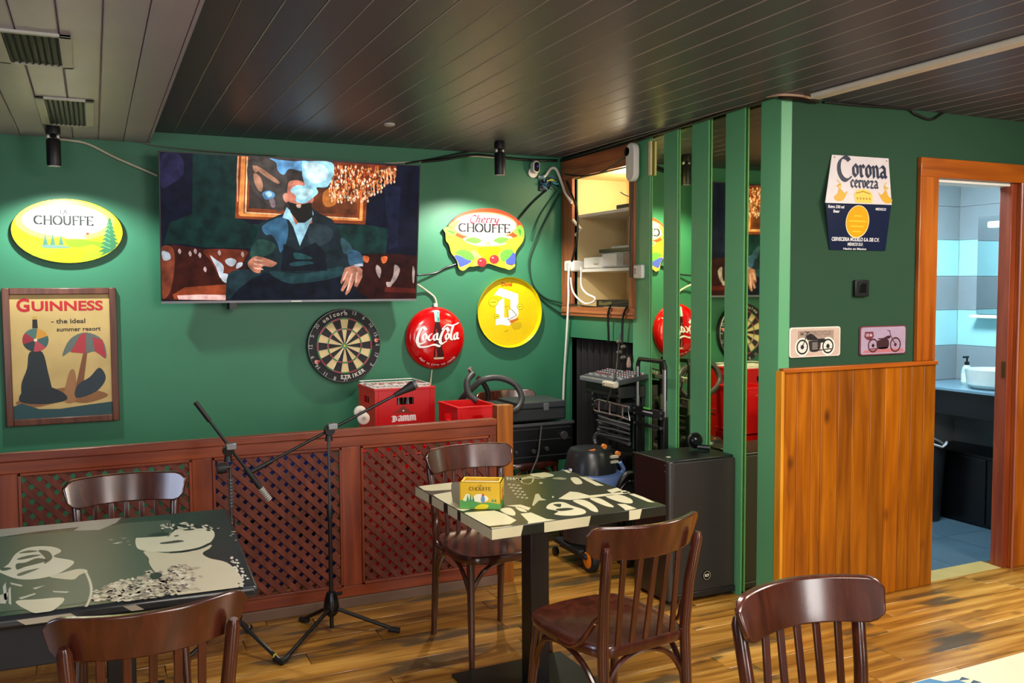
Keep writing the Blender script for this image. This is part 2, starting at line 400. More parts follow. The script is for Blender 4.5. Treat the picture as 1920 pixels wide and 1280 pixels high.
# mirror-side wall: built round the niche opening and the dark opening below it
NY0, NY1, NZ0, NZ1 = 4.555, 5.25, 1.43, 2.275      # niche
OY0, OY1, OZ1 = 4.53, 5.325, 1.222                 # low opening
MY0, MY1 = 3.402, 4.362                            # mirror bay
ws = MB()
ws.box(XB, XB+.08, NY1, YW, OZ1, HC+.03, GREEN).box(XB, XB+.08, OY1, YW, 0, OZ1, GREEN)
ws.box(XB, XB+.08, NY0, NY1, NZ1, HC+.03, GREEN).box(XB, XB+.08, NY0, NY1, OZ1, NZ0, GREEN)
ws.box(XB, XB+.08, MY1, NY0, OZ1, HC+.03, GREEN).box(XB, XB+.08, MY1, OY0, 0, OZ1, GREEN)
ws.box(XB+.05, XB+.08, MY0, MY1, 0, HC+.03, GREEN)
wall_side = struct('wall_side', ws)
# door wall (wall C) with the opening 3.90 .. 4.53
DX0, DX1, DZ = 3.905, 4.535, 2.10
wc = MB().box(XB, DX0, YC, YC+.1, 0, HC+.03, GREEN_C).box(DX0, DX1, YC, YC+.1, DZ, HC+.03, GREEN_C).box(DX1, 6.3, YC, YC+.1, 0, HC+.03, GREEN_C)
struct('wall_door', wc)
# green slats and corner post in front of the mirror
for a, b in ((1245, 1270), (1297, 1328), (1360, 1395)):
    ya = P(a, 500, 0, XB)[1]; yb = P(b, 500, 0, XB)[1]
    MB().box(XB-.004, XB+.0055, yb, ya, 0, HC, GREEN_S).build('slat', wall_side, bevel=.001)
MB().box(XB-.016, XB+.05, YC-.001, MY0, 0, HC, GREEN_S).build('corner_post', wall_side, bevel=.003)
MB().box(XB-.004, XB+.004, MY1-.004, 4.53, 0, HC, GREEN_S).build('edge_board', wall_side)
mir = bpy.data.materials.new('mirror_glass'); mir.use_nodes = True
b = mir.node_tree.nodes['Principled BSDF']; b.inputs['Base Color'].default_value = (.93, .95, .55, 1); b.inputs['Metallic'].default_value = 1; b.inputs['Roughness'].default_value = .02
TL = .006   # the mirror stands slightly askew behind the slats
mo = MB().hexa([(XB+.006+TL, MY0, .02), (XB+.006, MY1-.004, .02), (XB+.016, MY1-.004, .02), (XB+.016+TL, MY0, .02), (XB+.006+TL, MY0, HC), (XB+.006, MY1-.004, HC), (XB+.016, MY1-.004, HC), (XB+.016+TL, MY0, HC)], mir)
mo = mo.build('mirror', smooth=False, org=(XB+.006, (MY0+MY1)/2, 1.2)); pass
tag(mo, 'tall wall mirror behind the green vertical slats', 'mirror')

# wooden wainscot on the door wall
tr = struct('trim_1', MB().box(XB-.012, 3.916, YC-.034, YC+.0, 1.150, 1.172, W_FRAMEX), bevel=.003)
xs = [XB-.004, 2.99, 3.08, 3.14, 3.25, 3.34, 3.46, 3.56, 3.66, 3.74, 3.83, 3.914]
for i in range(len(xs)-1):
    o = MB().box(-(xs[i+1]-xs[i])/2+.0008, (xs[i+1]-xs[i])/2-.0008, -.011, .011, 0, 1.150, W_PINE).build('plank', tr, bevel=.003, org=(0, 0, 0))
    o.location = ((xs[i]+xs[i+1])/2, YC-.0125, .0)
MB().box(XB-.022, XB-.004, YC-.034, YC+.01, 0, 1.16, wood('edge_pine', 'c47a14', 'dc9222', 'eca634', 2, vary=.03)).build('edge_strip', tr, bevel=.003)

# door frame
d1 = struct('door_1', MB().box(3.774, 3.905, YC-.024, YC, 1.172, 2.105, W_FRAME), bevel=.004)
MB().box(3.774, 4.66, YC-.026, YC, 2.10, 2.198, W_FRAMEX).build('head_casing', d1, bevel=.004)
MB().box(4.53, 4.66, YC-.024, YC, 0, 2.10, W_FRAME).build('right_casing', d1, bevel=.004)
MB().box(3.905, 3.925, YC-.001, YC+.12, 0, 2.10, W_JAMB).build('left_jamb', d1)
MB().box(4.487, 4.535, YC-.001, YC+.07, 0, 2.10, W_JAMB).build('right_jamb', d1, bevel=.002)
MB().tube([(4.532, YC-.026, 0), (4.532, YC-.026, 2.10)], .009, W_JAMB, 10).build('bead', d1)
MB().box(3.925, 4.49, YC+.01, YC+.12, 2.085, 2.10, WHT).build('head_lining', d1)
MB().box(4.483, 4.488, YC+.01, YC+.03, 1.05, 1.14, M('6b4a22', .4, .8)).build('hinge', d1)
MB().box(3.925, 4.49, YC, YC+.13, -.003, .003, M('b9a060', .5, .3)).build('threshold', d1)

# ------------------------------------------------------------------ bathroom beyond the door
BX, BY = 5.5, 4.39
TG = M('8e979c', .3, noise=.04); TT = M('a9dbe0', .25, noise=.03); GROUT = M('c9c9c2', .7)
bf = struct('floor_bathroom', MB().box(3.0, 6.3, YC+.1, 4.6, -.03, -.012, GROUT))
tsrc = None
for i in range(6):
    for j in range(3):
        if tsrc is None:
            o = MB().box(0.0015, .4485, .0015, .4485, -.012, 0, M('4d6472', .28, noise=.25, scale=3)).build('floor_tile', bf, org=(0, 0, 0)); tsrc = o
        else: o = tsrc.copy(); COL.objects.link(o)
        o.location = (3.4+i*.45, YC+.125+j*.45, -.001)
bw_ = struct('wall_bathroom_back', MB().box(3.0, BX+.1, BY, BY+.1, 0, 2.4, GROUT))
br_ = struct('wall_bathroom_right', MB().box(BX, BX+.1, YC+.1, BY, 0, 2.4, GROUT))
struct('wall_bathroom_left', MB().box(3.3, 3.4, YC+.1, BY, 0, 2.4, TG))
zsB = [0, .32, .62, .90, 1.14, 1.385, 1.62, 1.87, 2.10, 2.4]
for zi in range(len(zsB)-1):
    z0, z1 = zsB[zi]+.0015, zsB[zi+1]-.0015
    teal = zi in (4, 6) ; mt = TT if zi in (4, 7-1) else TG
    if zi == 5: mt = TG
    for k in range(4):
        MB().box(BX-.01-.6*(k+1)+.0015, BX-.01-.6*k-.0015, BY-.009, BY, z0, z1, mt).build('wall_tile', bw_)
    for k in range(2):
        ya = BY-.01-.6*(k+1)+.0015
        MB().box(BX-.009, BX, max(ya, YC+.11), BY-.01-.6*k-.0015, z0, z1, mt).build('wall_tile', br_)
struct('ceiling_bathroom', MB().box(3.0, BX+.1, YC+.1, BY+.1, 2.34, 2.4, WHT))
t = thing('vanity_counter', (5.2, 3.9, .86), 'blue-grey stone counter with black front under the bathroom mirror', 'counter')
MB().box(4.98, BX-.01, YC+.12, BY-.011, .875, .895, M('6f8fa0', .3, noise=.15, scale=8)).build('top', t, bevel=.003)
MB().box(5.0, 5.03, YC+.12, BY-.011, .72, .875, BLKG).build('front_panel', t)
t = thing('vanity_cabinet', (5.3, 3.9, 0), 'low black cabinet on the floor under the bathroom counter', 'cabinet')
MB().box(5.14, BX-.01, YC+.12, BY-.011, 0, .46, M('07070a', .35)).build('body', t, bevel=.004)
MB().box(5.132, 5.14, YC+.14, 3.85, .02, .44, M('0a0a0c', .3)).build('door', t, bevel=.003)
MB().box(5.132, 5.14, 3.86, BY-.03, .02, .44, M('0a0a0c', .3)).build('door', t, bevel=.003)
q = P(1846, 722, 2, .9)
t = thing('wash_basin', (5.20, 3.86, .895), 'round white basin standing on the bathroom counter', 'basin')
MB().lathe([(.13, 0), (.165, .03), (.175, .11), (.177, .125), (.168, .125), (.15, .05), (.10, .02)], (5.20, 3.86, .895), M('dfe6e2', .2), 28).build('bowl', t)
MB().lathe([(.02, 0), (.02, .004)], (5.20, 3.86, .916), STEEL, 12).build('drain', t)
t = thing('soap_bottle', (5.24, 4.10, .895), 'clear soap pump bottle beside the white basin', 'bottle')
MB().lathe([(.03, 0), (.034, .01), (.034, .09), (.026, .12), (.013, .135)], (5.24, 4.10, .895), M('b9cfc8', .15), 16).build('body', t)
MB().lathe([(.0345, .02), (.0345, .08)], (5.24, 4.10, .895), M('e8ead8', .5), 16, cap=False).build('label', t)
MB().lathe([(.015, .13), (.015, .155), (.006, .155), (.006, .18)], (5.24, 4.10, .895), BLK, 12).box(5.205, 5.25, 4.093, 4.107, 1.075, 1.087, BLK).build('pump', t)
t = thing('bathroom_mirror', (BX-.02, 3.7, 1.6), 'flat bathroom mirror with a lit strip lamp at its top', 'mirror')
m2 = M('b8c4c8', .03, 1., noise=0)
MB().box(BX-.03, BX-.01, YC+.2, 4.22, 1.36, 2.02, m2).build('glass', t)
MB().box(BX-.1, BX-.01, YC+.2, 4.22, 1.335, 1.355, WHT).build('shelf', t, bevel=.002)
MB().box(BX-.06, BX-.031, YC+.3, 4.13, 1.94, 1.98, M('bdf0ff', .3, noise=0, emit=2.5)).build('lamp_strip', t, bevel=.008)
t = thing('pedal_bin', (4.99, 4.12, 0), 'dark grey waste bin with a liner by the bathroom cabinet', 'bin')
MB().lathe([(.09, 0), (.115, .5), (.122, .51), (.118, .51), (.09, .02)], (5.0, 4.2, 0), M('23262b', .5), 20).build('body', t)
MB().tube([(5.0+.12*math.cos(a), 4.2+.12*math.sin(a), .512+.012*math.sin(5*a)) for a in [k*.314 for k in range(20)]], .008, M('c8c8c8', .5), 6, closed=True).build('liner', t)
# ================================================================== NICHE AND LOW OPENING (mirror-side wall)
nf = struct('trim_2', MB().box(XB-.021, XB+.02, NY1, 5.40, NZ0, NZ1, W_NICHE), bevel=.004)
MB().box(XB-.021, XB+.02, 4.497, NY0, NZ0, NZ1, W_NICHE).build('frame_upright', nf, bevel=.004)
W_NH = wood('niche_frame_lying', '7e4222', '9a5832', 'b06c42', 1, 1., .5, .1, vary=.05)
MB().box(XB-.022, XB+.02, 4.497, 5.40, NZ1, 2.40, W_NH).box(XB-.026, XB-.02, 4.51, 5.38, 2.30, 2.33, W_NH).build('frame_head', nf, bevel=.004)
MB().box(XB-.022, XB+.02, 4.497, 5.40, 1.365, NZ0, W_NH).box(XB-.027, XB-.02, 4.50, 5.40, 1.385, 1.40, W_NH).build('frame_sill', nf, bevel=.004)
cab = struct('wall_niche', MB().box(XB+.40, XB+.43, NY0-.03, NY1+.03, NZ0-.03, NZ1+.03, CREAM)
    .box(XB+.022, XB+.40, NY1-.004, NY1+.03, NZ0-.001, NZ1, CREAM).box(XB+.022, XB+.40, NY0-.03, NY0+.004, NZ0-.001, NZ1, CREAM)
    .box(XB+.022, XB+.40, NY0, NY1, NZ0-.03, NZ0+.001, CREAM).box(XB+.022, XB+.40, NY0, NY1, NZ1-.004, NZ1+.03, CREAM))
MB().box(XB+.394, XB+.401, NY0+.03, NY1-.17, 1.99, 2.22, M('e6d6ae', .55)).build('pale_panel', cab)
for z in (2.015, 1.655):
    MB().box(XB+.03, XB+.395, NY0+.002, NY1-.002, z, z+.02, WHT).build('shelf', cab, bevel=.002)
MB().box(XB+.1, XB+.39, NY0+.002, NY1-.3, 1.80, 1.815, WHT).build('shelf', cab, bevel=.002)
lamp('niche_light', 'POINT', (XB+.12, 4.75, 2.22), 4.5, (1, .86, .62), soft=.05)
struct('wall_low_opening', MB().box(XB+.5, XB+.53, OY0-.1, OY1+.1, 0, 1.3, M('0c0a09', .8)).box(XB+.02, XB+.5, OY1, OY1+.03, 0, 1.3, M('0c0a09', .8)).box(XB+.02, XB+.5, OY0-.03, OY0, 0, 1.3, M('0c0a09', .8)).box(XB+.02, XB+.5, OY0, OY1, OZ1, 1.3, M('0c0a09', .8)).box(XB+.02, XB+.5, OY0, OY1, -.05, 0, M('0c0a09', .8)))
t = MB()
pts = [(OY0+.005+i*.0113, .02*math.sin(i*.9)+.012*math.sin(i*2.3)) for i in range(71)]
vs = []; fs = []
for i, (yy, dx) in enumerate(pts): vs += [(XB+.07+dx, yy, .01), (XB+.06+dx*.6, yy, 1.21)]
for i in range(70): fs.append((2*i, 2*i+2, 2*i+3, 2*i+1))
t.add(vs, fs, M('120f0f', .7, noise=.4, scale=3)); tag(t.build('curtain', org=(XB+.07, 4.9, 0)), 'black cloth curtain hanging in the low wall opening', 'curtain')

# things in the niche
def boxthing(name, x0, x1, y0, y1, z0, z1, mat, label, cat, bevel=.004, group=None, extra=()):
    t = thing(name, ((x0+x1)/2, (y0+y1)/2, z0), label, cat, group)
    MB().box(x0, x1, y0, y1, z0, z1, mat).build('body', t, bevel=bevel)
    for nm, mb in extra: mb.build(nm, t, bevel=.001)
    return t
boxthing('network_switch', XB+.05, XB+.25, NY0+.02, NY0+.50, 1.431, 1.475, BLK, 'black network box on the floor of the wall niche', 'electronics',
  extra=[('front_label', MB().box(XB+.046, XB+.05, NY0+.30, NY0+.46, 1.44, 1.465, M('5a5230', .5))), ('port', MB().box(XB+.046, XB+.05, NY0+.05, NY0+.25, 1.44, 1.46, BLKM))])
boxthing('amplifier_box', XB+.04, XB+.28, NY0+.01, NY0+.42, 1.678, 1.775, M('9ea0a6', .5, noise=.25, scale=30), 'grey printed box on the middle shelf of the niche', 'box',
  extra=[('lid', MB().box(XB+.03, XB+.29, NY0+.0, NY0+.43, 1.775, 1.795, BLK)), ('print_panel', MB().box(XB+.037, XB+.04, NY0+.23, NY0+.40, 1.688, 1.765, M('e6e4e2', .5))), ('picture', MB().box(XB+.037, XB+.04, NY0+.02, NY0+.15, 1.69, 1.765, M('8a7468', .5, noise=.5, scale=25)))])
t = thing('cable_adaptor', (XB+.1, NY0+.2, 2.036), 'small dark adaptor with a lead lying on the top niche shelf', 'electronics')
MB().box(XB+.04, XB+.12, NY0+.06, NY0+.24, 2.036, 2.062, M('47443f', .5, noise=.4, scale=30)).build('body', t, bevel=.004)
MB().tube(smoothpts([(XB+.08, NY0+.06, 2.05), (XB+.08, NY0+.02, 2.09), (XB+.06, NY0+.14, 2.11), (XB+.06, NY0+.22, 2.14)], 5, False), .004, BLK, 6).build('lead', t)
t = thing('power_plug', (XB+.02, NY1-.1, 1.69), 'white plug adaptor at the left end of the middle niche shelf', 'plug')
MB().box(XB-.03, XB+.06, NY1-.03, NY1+.10, 1.66, 1.735, WHT).build('body', t, bevel=.012)
MB().lathe([(.018, -.012), (.018, 0)], (XB-.03, NY1+.03, 1.70), M('c9c7c0', .4), 14, axis=0).build('socket', t)
t = thing('power_plug', (XB+.05, NY1-.16, 1.70), 'pair of white chargers behind the front plug in the niche', 'plug')
MB().box(XB+.03, XB+.09, NY1-.30, NY1-.06, 1.676, 1.75, WHT).box(XB+.02, XB+.04, NY1-.27, NY1-.2, 1.70, 1.74, M('d5d2c8', .4)).build('body', t, bevel=.01)
t = thing('shelf_bracket', (XB-.01, NY1-.01, 1.9), 'white angled bracket under the top niche shelf', 'bracket')
MB().tube([(XB-.01, NY1+.005, 2.0), (XB-.01, NY1-.10, 1.935), (XB-.01, NY1-.03, 1.90)], .011, WHT, 8).build('arm', t)

# sensor, thermostat
t = thing('door_sensor', (XB-.02, 4.48, 2.2), 'white rounded motion sensor with dark lens at the niche corner', 'sensor')
prof = arc(0, 0, .047, .047, 0, 180, 8)+arc(0, -.13, .047, .047, 180, 360, 8)
MB().prism([(a, b) for a, b in prof], lambda u, v, d: (XB-.022-d, 4.482-u, 2.345+v), 0, .04, WHT).build('body', t, bevel=.008)
MB().lathe([(.026, 0), (.026, .008), (.018, .014)], (XB-.062, 4.512, 2.345), BLKG, 14, axis=0).build('lens', t)
boxthing('thermostat', XB-.03, XB-.005, 4.400, 4.492, 1.605, 1.685, WHT, 'small white thermostat box beside the niche frame', 'thermostat', .008,
  extra=[('window', MB().box(XB-.032, XB-.03, 4.455, 4.478, 1.63, 1.668, M('b5b2aa', .4))), ('light', MB().box(XB-.0325, XB-.0305, 4.462, 4.470, 1.652, 1.660, BLK))])
t = thing('cream_strip', (XB-.012, 4.38, 2.3), 'short cream plastic strip below the ceiling beside the first mirror gap', 'strip')
MB().box(XB-.016, XB-.001, 4.335, 4.36, 2.19, 2.385, M('e2cf9c', .5)).build('body', t, bevel=.004)

# ================================================================== TELEVISION
def tvp(px, py): return PP(px, py, (1.1, 5.245, 1.9), tvn)
tvn = np.array([0, -1, -.13]); tvn /= np.linalg.norm(tvn)
tv = thing('television', (1.09, 5.27, 1.48), 'large flat television tilted forward high on the green wall', 'television')
c4 = [tvp(297, 280), tvp(788, 311), tvp(781, 564), tvp(302, 568.5)]
U = np.array([1., 0, 0]); V = np.cross(-tvn, U)*-1; V = V/np.linalg.norm(V)
if V[2] < 0: V = -V
x0 = (c4[0][0]+c4[3][0])/2; x1 = (c4[1][0]+c4[2][0])/2
O = (c4[2]+c4[3])/2; O[0] = x0; top = (c4[0]+c4[1])/2; Ht = float(np.dot(top-O, V)); Wt = x1-x0
def tvc(u, v, d): return tuple(O+U*u+V*v-tvn*(-d))
g = .0
MB().hexa([tvc(a, b_, d) for d in (-.032, 0) for a, b_ in ((0, 0), (Wt, 0), (Wt, Ht), (0, Ht))], BLKM).build('body', tv, bevel=.003)
MB().hexa([tvc(a, b_, d) for d in (-.07, -.03) for a, b_ in ((.25, .12), (Wt-.25, .12), (Wt-.25, Ht-.25), (.25, Ht-.25))], BLKM).build('back_box', tv, bevel=.006)
MB().hexa([tvc(a, b_, d) for d in (-.004, .003) for a, b_ in ((0, 0), (Wt, 0), (Wt, .013), (0, .013))], M('8c8f96', .3, .6)).build('bottom_bezel', tv)
MB().hexa([tvc(a, b_, d) for d in (-.0, .002) for a, b_ in ((0, .013), (.006, .013), (.006, Ht), (0, Ht))], BLK).hexa([tvc(a, b_, d) for d in (-.0, .002) for a, b_ in ((Wt-.006, .013), (Wt, .013), (Wt, Ht), (Wt-.006, Ht))], BLK).hexa([tvc(a, b_, d) for d in (-.0, .002) for a, b_ in ((0, Ht-.006), (Wt, Ht-.006), (Wt, Ht), (0, Ht))], BLK).build('bezel', tv)
MB().box(.70, .74, 5.30, YW-.005, 1.44, 2.1, BLK).box(1.42, 1.46, 5.30, YW-.005, 1.52, 2.1, BLK).box(.6, 1.56, 5.33, YW-.005, 1.75, 1.86, BLK).build('bracket', tv)
class ScreenMat: pass
A = Art(O+tvn*.0008, U, V); A.step = .00015; A.crop(290, 260, 3.556)
_TV = {}
def tvmat(c):
    if not isinstance(c, str): return c
    if c in _TV: return _TV[c]
    m = bpy.data.materials.new('screen_light'); m.use_nodes = True; nt = m.node_tree; b = nt.nodes['Principled BSDF']
    b.inputs['Base Color'].default_value = (.004, .004, .005, 1); b.inputs['Roughness'].default_value = .3; b.inputs['Specular IOR Level'].default_value = .08
    tc = nt.nodes.new('ShaderNodeTexCoord'); n = nt.nodes.new('ShaderNodeTexNoise'); n.inputs['Scale'].default_value = 16; n.inputs['Detail'].default_value = 5
    nt.links.new(tc.outputs['Object'], n.inputs['Vector']); L = lin(c)
    cr = nt.nodes.new('ShaderNodeValToRGB'); e = cr.color_ramp.elements; e[0].position = .32; e[1].position = .68
    e[0].color = tuple(x*.45 for x in L[:3])+(1,); e[1].color = tuple(x*1.35 for x in L[:3])+(1,)
    nt.links.new(n.outputs['Fac'], cr.inputs['Fac']); nt.links.new(cr.outputs['Color'], b.inputs['Emission Color']); b.inputs['Emission Strength'].default_value = .62
    _TV[c] = m; return m
A.mat = tvmat
A.poly([(.006, .013), (Wt-.006, .013), (Wt-.006, Ht-.006), (.006, Ht-.006)], '0b1022', 0)
A.px([(45, 110), (175, 112), (190, 240), (110, 300), (45, 320)], '232040', 1, 1)
A.px([(255, 90), (560, 118), (545, 520), (700, 600), (640, 730), (340, 725), (180, 700), (60, 700), (100, 560), (250, 500)], '0b2a26', 1)
A.px([(640, 570), (1420, 575), (1560, 600), (1540, 770), (640, 740)], '10302c', 1)
A.px([(1530, 300), (1640, 320), (1620, 720), (1560, 740)], '141a30', 2)
# gold picture frame and painting
A.px([(556, 113), (536, 530), (1405, 572), (1418, 380), (1418, 170), (1180, 150), (640, 118)], '8a3f1c', 2)
A.px([(578, 115), (558, 500), (570, 515), (1385, 548), (1400, 200), (1385, 190), (1365, 535), (592, 497), (606, 116)], 'ff9a4e', 3)
A.px([(612, 116), (600, 490), (608, 496), (1360, 536), (1352, 528), (612, 488), (622, 117)], 'ffd09a', 4)
A.px([(553, 116), (546, 250), (550, 420), (556, 420), (556, 250), (562, 116)], 'f2a070', 3)
A.px([(635, 120), (628, 462), (1332, 508), (1345, 340), (1345, 160), (1180, 150)], '3b322f', 4)
A.px([(640, 125), (630, 300), (780, 460), (860, 465), (880, 250), (800, 150)], '4a423e', 5, 1)
for q in ([(650, 180), (700, 190), (760, 230), (830, 285), (820, 300), (750, 260), (690, 215)], [(660, 230), (700, 250), (720, 300), (715, 350), (690, 340), (665, 290)], [(655, 190), (680, 180), (700, 205), (670, 225)]):
    A.px(q, 'b98468', 6, 1)
for q in ([(765, 130), (830, 140), (930, 150), (1020, 150), (990, 215), (900, 200), (860, 240), (820, 210), (810, 160)], [(720, 360), (760, 345), (800, 365), (790, 395), (740, 405), (722, 385)]):
    A.px(q, '6aa6d8', 6, 1)
A.px([(735, 365), (765, 352), (785, 372), (760, 392)], 'b8e4f4', 7, 1)
A.px([(765, 405), (795, 400), (805, 450), (780, 455)], '8f7880', 6, 1)
A.px([(1060, 360), (1130, 330), (1200, 350), (1330, 400), (1335, 505), (1140, 490), (1050, 460)], '6b3416', 6, 1)
A.px([(1130, 350), (1200, 340), (1210, 430), (1150, 455), (1120, 420)], 'c8742e', 7, 1)
# chandelier
rnd = random.Random(3)
A.px([(1185, 155), (1300, 160), (1440, 170), (1612, 180), (1610, 240), (1500, 270), (1440, 330), (1380, 400), (1300, 390), (1200, 360), (1160, 330), (1180, 250)], '7a2f12', 8)
for i in range(520):
    x = rnd.uniform(1165, 1608); ymax = 425 if x < 1400 else 425-(x-1400)*.75; y = rnd.uniform(180+(x-1165)*.03, max(200, ymax-10))
    a = rnd.uniform(3, 8); b_ = rnd.uniform(5, 17)
    A.px([(x-a, y), (x, y-b_), (x+a, y), (x, y+b_)], rnd.choice(('ff9c52', 'e86a28', 'ffd69c', 'c4521c', 'fff0d0', 'ff8a3c')), 9+(i % 6))
for x in range(1180, 1610, 22):
    yb = (430 if x < 1420 else 430-(x-1420)*.8)-rnd.uniform(0, 45)
    A.px([(x-2, yb-70), (x+2, yb-70), (x+2, yb), (x-2, yb)], 'e8a070', 16)
    A.px([(x-7, yb), (x, yb-10), (x+7, yb), (x, yb+12)], 'f6c8a8', 16, 1)
# sofa
A.px([(40, 735), (120, 705), (330, 735), (600, 735), (640, 760), (600, 900), (490, 1078), (60, 1075)], '3a140c', 3)
A.px([(1140, 780), (1400, 770), (1560, 765), (1750, 780), (1745, 1078), (1390, 1078), (1250, 900)], '30100c', 3)
A.px([(40, 740), (110, 720), (135, 800), (110, 1000), (60, 1070), (45, 1000)], '7a3a24', 4, 1)
A.px([(120, 1040), (200, 990), (480, 970), (470, 1078), (130, 1070)], '8a3c20', 4)
A.px([(150, 1045), (300, 1038), (475, 1042), (473, 1075), (160, 1072)], 'e8b8b0', 5)
A.px([(330, 740), (600, 745), (600, 800), (560, 860), (480, 960), (420, 900), (380, 820)], '6e2e1a', 4, 1)
for q in ([(370, 780), (400, 800), (460, 850), (440, 930), (410, 860)], [(470, 810), (510, 795), (545, 815), (520, 850), (485, 840)], [(550, 830), (585, 825), (580, 850), (545, 865)], [(440, 900), (490, 905), (485, 960), (450, 945)], [(48, 750), (95, 760), (105, 800), (60, 810)]):
    A.px(q, 'bcc4cc', 6, 1)
for x, y in ((165, 750), (235, 765), (270, 750), (300, 775), (335, 870), (430, 760), (585, 770)): A.px([(x-10, y), (x, y-18), (x+12, y), (x+4, y+20)], 'b89a98', 6, 1)
for q in ([(1150, 770), (1240, 800), (1250, 840), (1160, 830), (1200, 805)], [(1390, 780), (1430, 790), (1420, 825), (1395, 815)], [(1510, 790), (1550, 785), (1545, 820), (1520, 830)]): A.px(q, 'd86838', 6, 1)
for q in ([(1480, 840), (1510, 870), (1500, 930), (1475, 880)], [(1600, 840), (1635, 870), (1610, 940), (1560, 985), (1590, 910)], [(1545, 955), (1580, 960), (1575, 985), (1550, 985)], [(1720, 850), (1735, 880), (1728, 960), (1718, 940)]): A.px(q, 'b09890', 6, 1)
A.px([(1540, 985), (1745, 1000), (1745, 1030), (1530, 1020)], '571c14', 5)
# seated man in a dark suit
A.px([(700, 560), (850, 500), (930, 480), (1060, 480), (1180, 535), (1225, 600), (1260, 680), (1350, 740), (1390, 850), (1330, 880), (1240, 850), (1200, 900), (780, 900), (640, 870), (600, 840), (640, 740), (690, 660)], '16262c', 8, 0)
A.px([(490, 900), (620, 860), (800, 870), (1250, 840), (1340, 880), (1330, 1000), (1440, 1075), (480, 1078)], '0c1420', 7)
A.px([(770, 880), (1000, 900), (1250, 850), (1230, 920), (950, 965), (830, 940)], '1d3c40', 9, 1)
A.px([(490, 905), (600, 870), (720, 890), (640, 940), (560, 1000), (485, 1070)], '1c3036', 8, 1)
A.px([(720, 580), (850, 520), (890, 580), (880, 680), (840, 760), (820, 700), (780, 640), (740, 640)], '34607e', 9, 1)
A.px([(650, 720), (700, 670), (800, 700), (780, 760), (700, 790), (640, 790)], '23443c', 9, 1)
A.px([(1040, 560), (1180, 600), (1170, 680), (1060, 720), (1020, 640)], '26363c', 9, 1)
A.px([(1240, 660), (1300, 700), (1320, 760), (1260, 760)], '2c4a50', 9, 1)
A.px([(1290, 740), (1370, 760), (1390, 840), (1310, 850), (1290, 800)], '35566e', 9, 1)
A.px([(860, 700), (960, 745), (1070, 690), (1140, 760), (1150, 880), (840, 880)], '0a141e', 10)
A.px([(930, 760), (1000, 770), (1050, 800), (940, 800)], '1f4a4c', 11, 1)
A.px([(900, 830), (1000, 815), (1060, 830), (930, 850)], '1d4248', 11, 1)
A.px([(905, 470), (1045, 470), (1050, 560), (1000, 590), (965, 680), (930, 600)], 'c07858', 10)
A.px([(930, 580), (995, 580), (965, 690)], 'd49a84', 11)
A.px([(880, 455), (905, 480), (945, 590), (960, 660), (968, 715), (1010, 620), (1060, 500), (1050, 475), (1035, 560), (985, 600), (964, 690), (925, 590), (895, 540), (852, 525)], '9fd0e2', 12)
A.px([(890, 300), (920, 278), (970, 280), (1040, 320), (1060, 400), (1030, 440), (920, 430), (885, 400)], 'd8826a', 12, 1)
A.px([(856, 375), (880, 362), (892, 400), (880, 425), (862, 410)], 'd89078', 12, 1)
A.px([(890, 420), (960, 440), (1045, 425), (1055, 520), (1000, 560), (960, 560), (905, 490)], '1c1a16', 13)
A.px([(945, 440), (975, 440), (970, 460), (950, 458)], 'e8c0a8', 14, 1)
A.px([(905, 345), (945, 310), (1000, 310), (985, 250), (985, 160), (1010, 150), (1180, 158), (1190, 240), (1150, 320), (1080, 325), (1090, 360), (1045, 400), (1000, 430), (945, 420), (940, 380)], 'a4e0f4', 15, 1)
A.px([(1000, 170), (1100, 165), (1160, 220), (1120, 290), (1040, 290), (1010, 230)], 'd4f2fa', 16, 1)
A.px([(930, 350), (1000, 330), (1060, 350), (1010, 400), (960, 400)], 'c8f0fa', 16, 1)
# hands
A.px([(620, 830), (665, 785), (720, 790), (790, 815), (815, 830), (780, 855), (720, 850), (700, 895), (650, 880)], 'b8765c', 11, 1)
for y in (800, 828, 856): A.px([(660, y), (720, y+10), (725, y+18), (665, y+12)], 'e0a890', 12)
A.px([(1270, 860), (1340, 840), (1385, 870), (1385, 920), (1350, 990), (1330, 980), (1340, 930), (1300, 1020), (1275, 1045), (1270, 1030), (1300, 950), (1255, 1020), (1240, 1010), (1275, 930), (1245, 970), (1238, 955), (1255, 900)], 'b87860', 11)
for q in ([(1275, 890), (1290, 880), (1262, 945), (1252, 945)], [(1310, 900), (1322, 895), (1290, 1010), (1278, 1015)], [(1345, 890), (1356, 890), (1345, 960), (1336, 960)]): A.px(q, 'e6b4a0', 12)
A.px([(1330, 838), (1385, 830), (1392, 848), (1335, 855)], 'a8a8b0', 12)
A.build('screen_picture', tv)
MB().hexa([tvc(a, b_, d) for d in (.003, .0045) for a, b_ in ((Wt/2-.03, .002), (Wt/2+.03, .002), (Wt/2+.03, .009), (Wt/2-.03, .009))], WHT).build('badge', tv)

# ================================================================== WALL SIGNS ON THE BACK WALL
UX = (1, 0, 0); UZ = (0, 0, 1)
def oval(n, rx, ry): return [(rx*math.cos(2*math.pi*i/n), ry*math.sin(2*math.pi*i/n)) for i in range(n)]
YF = YW-.03
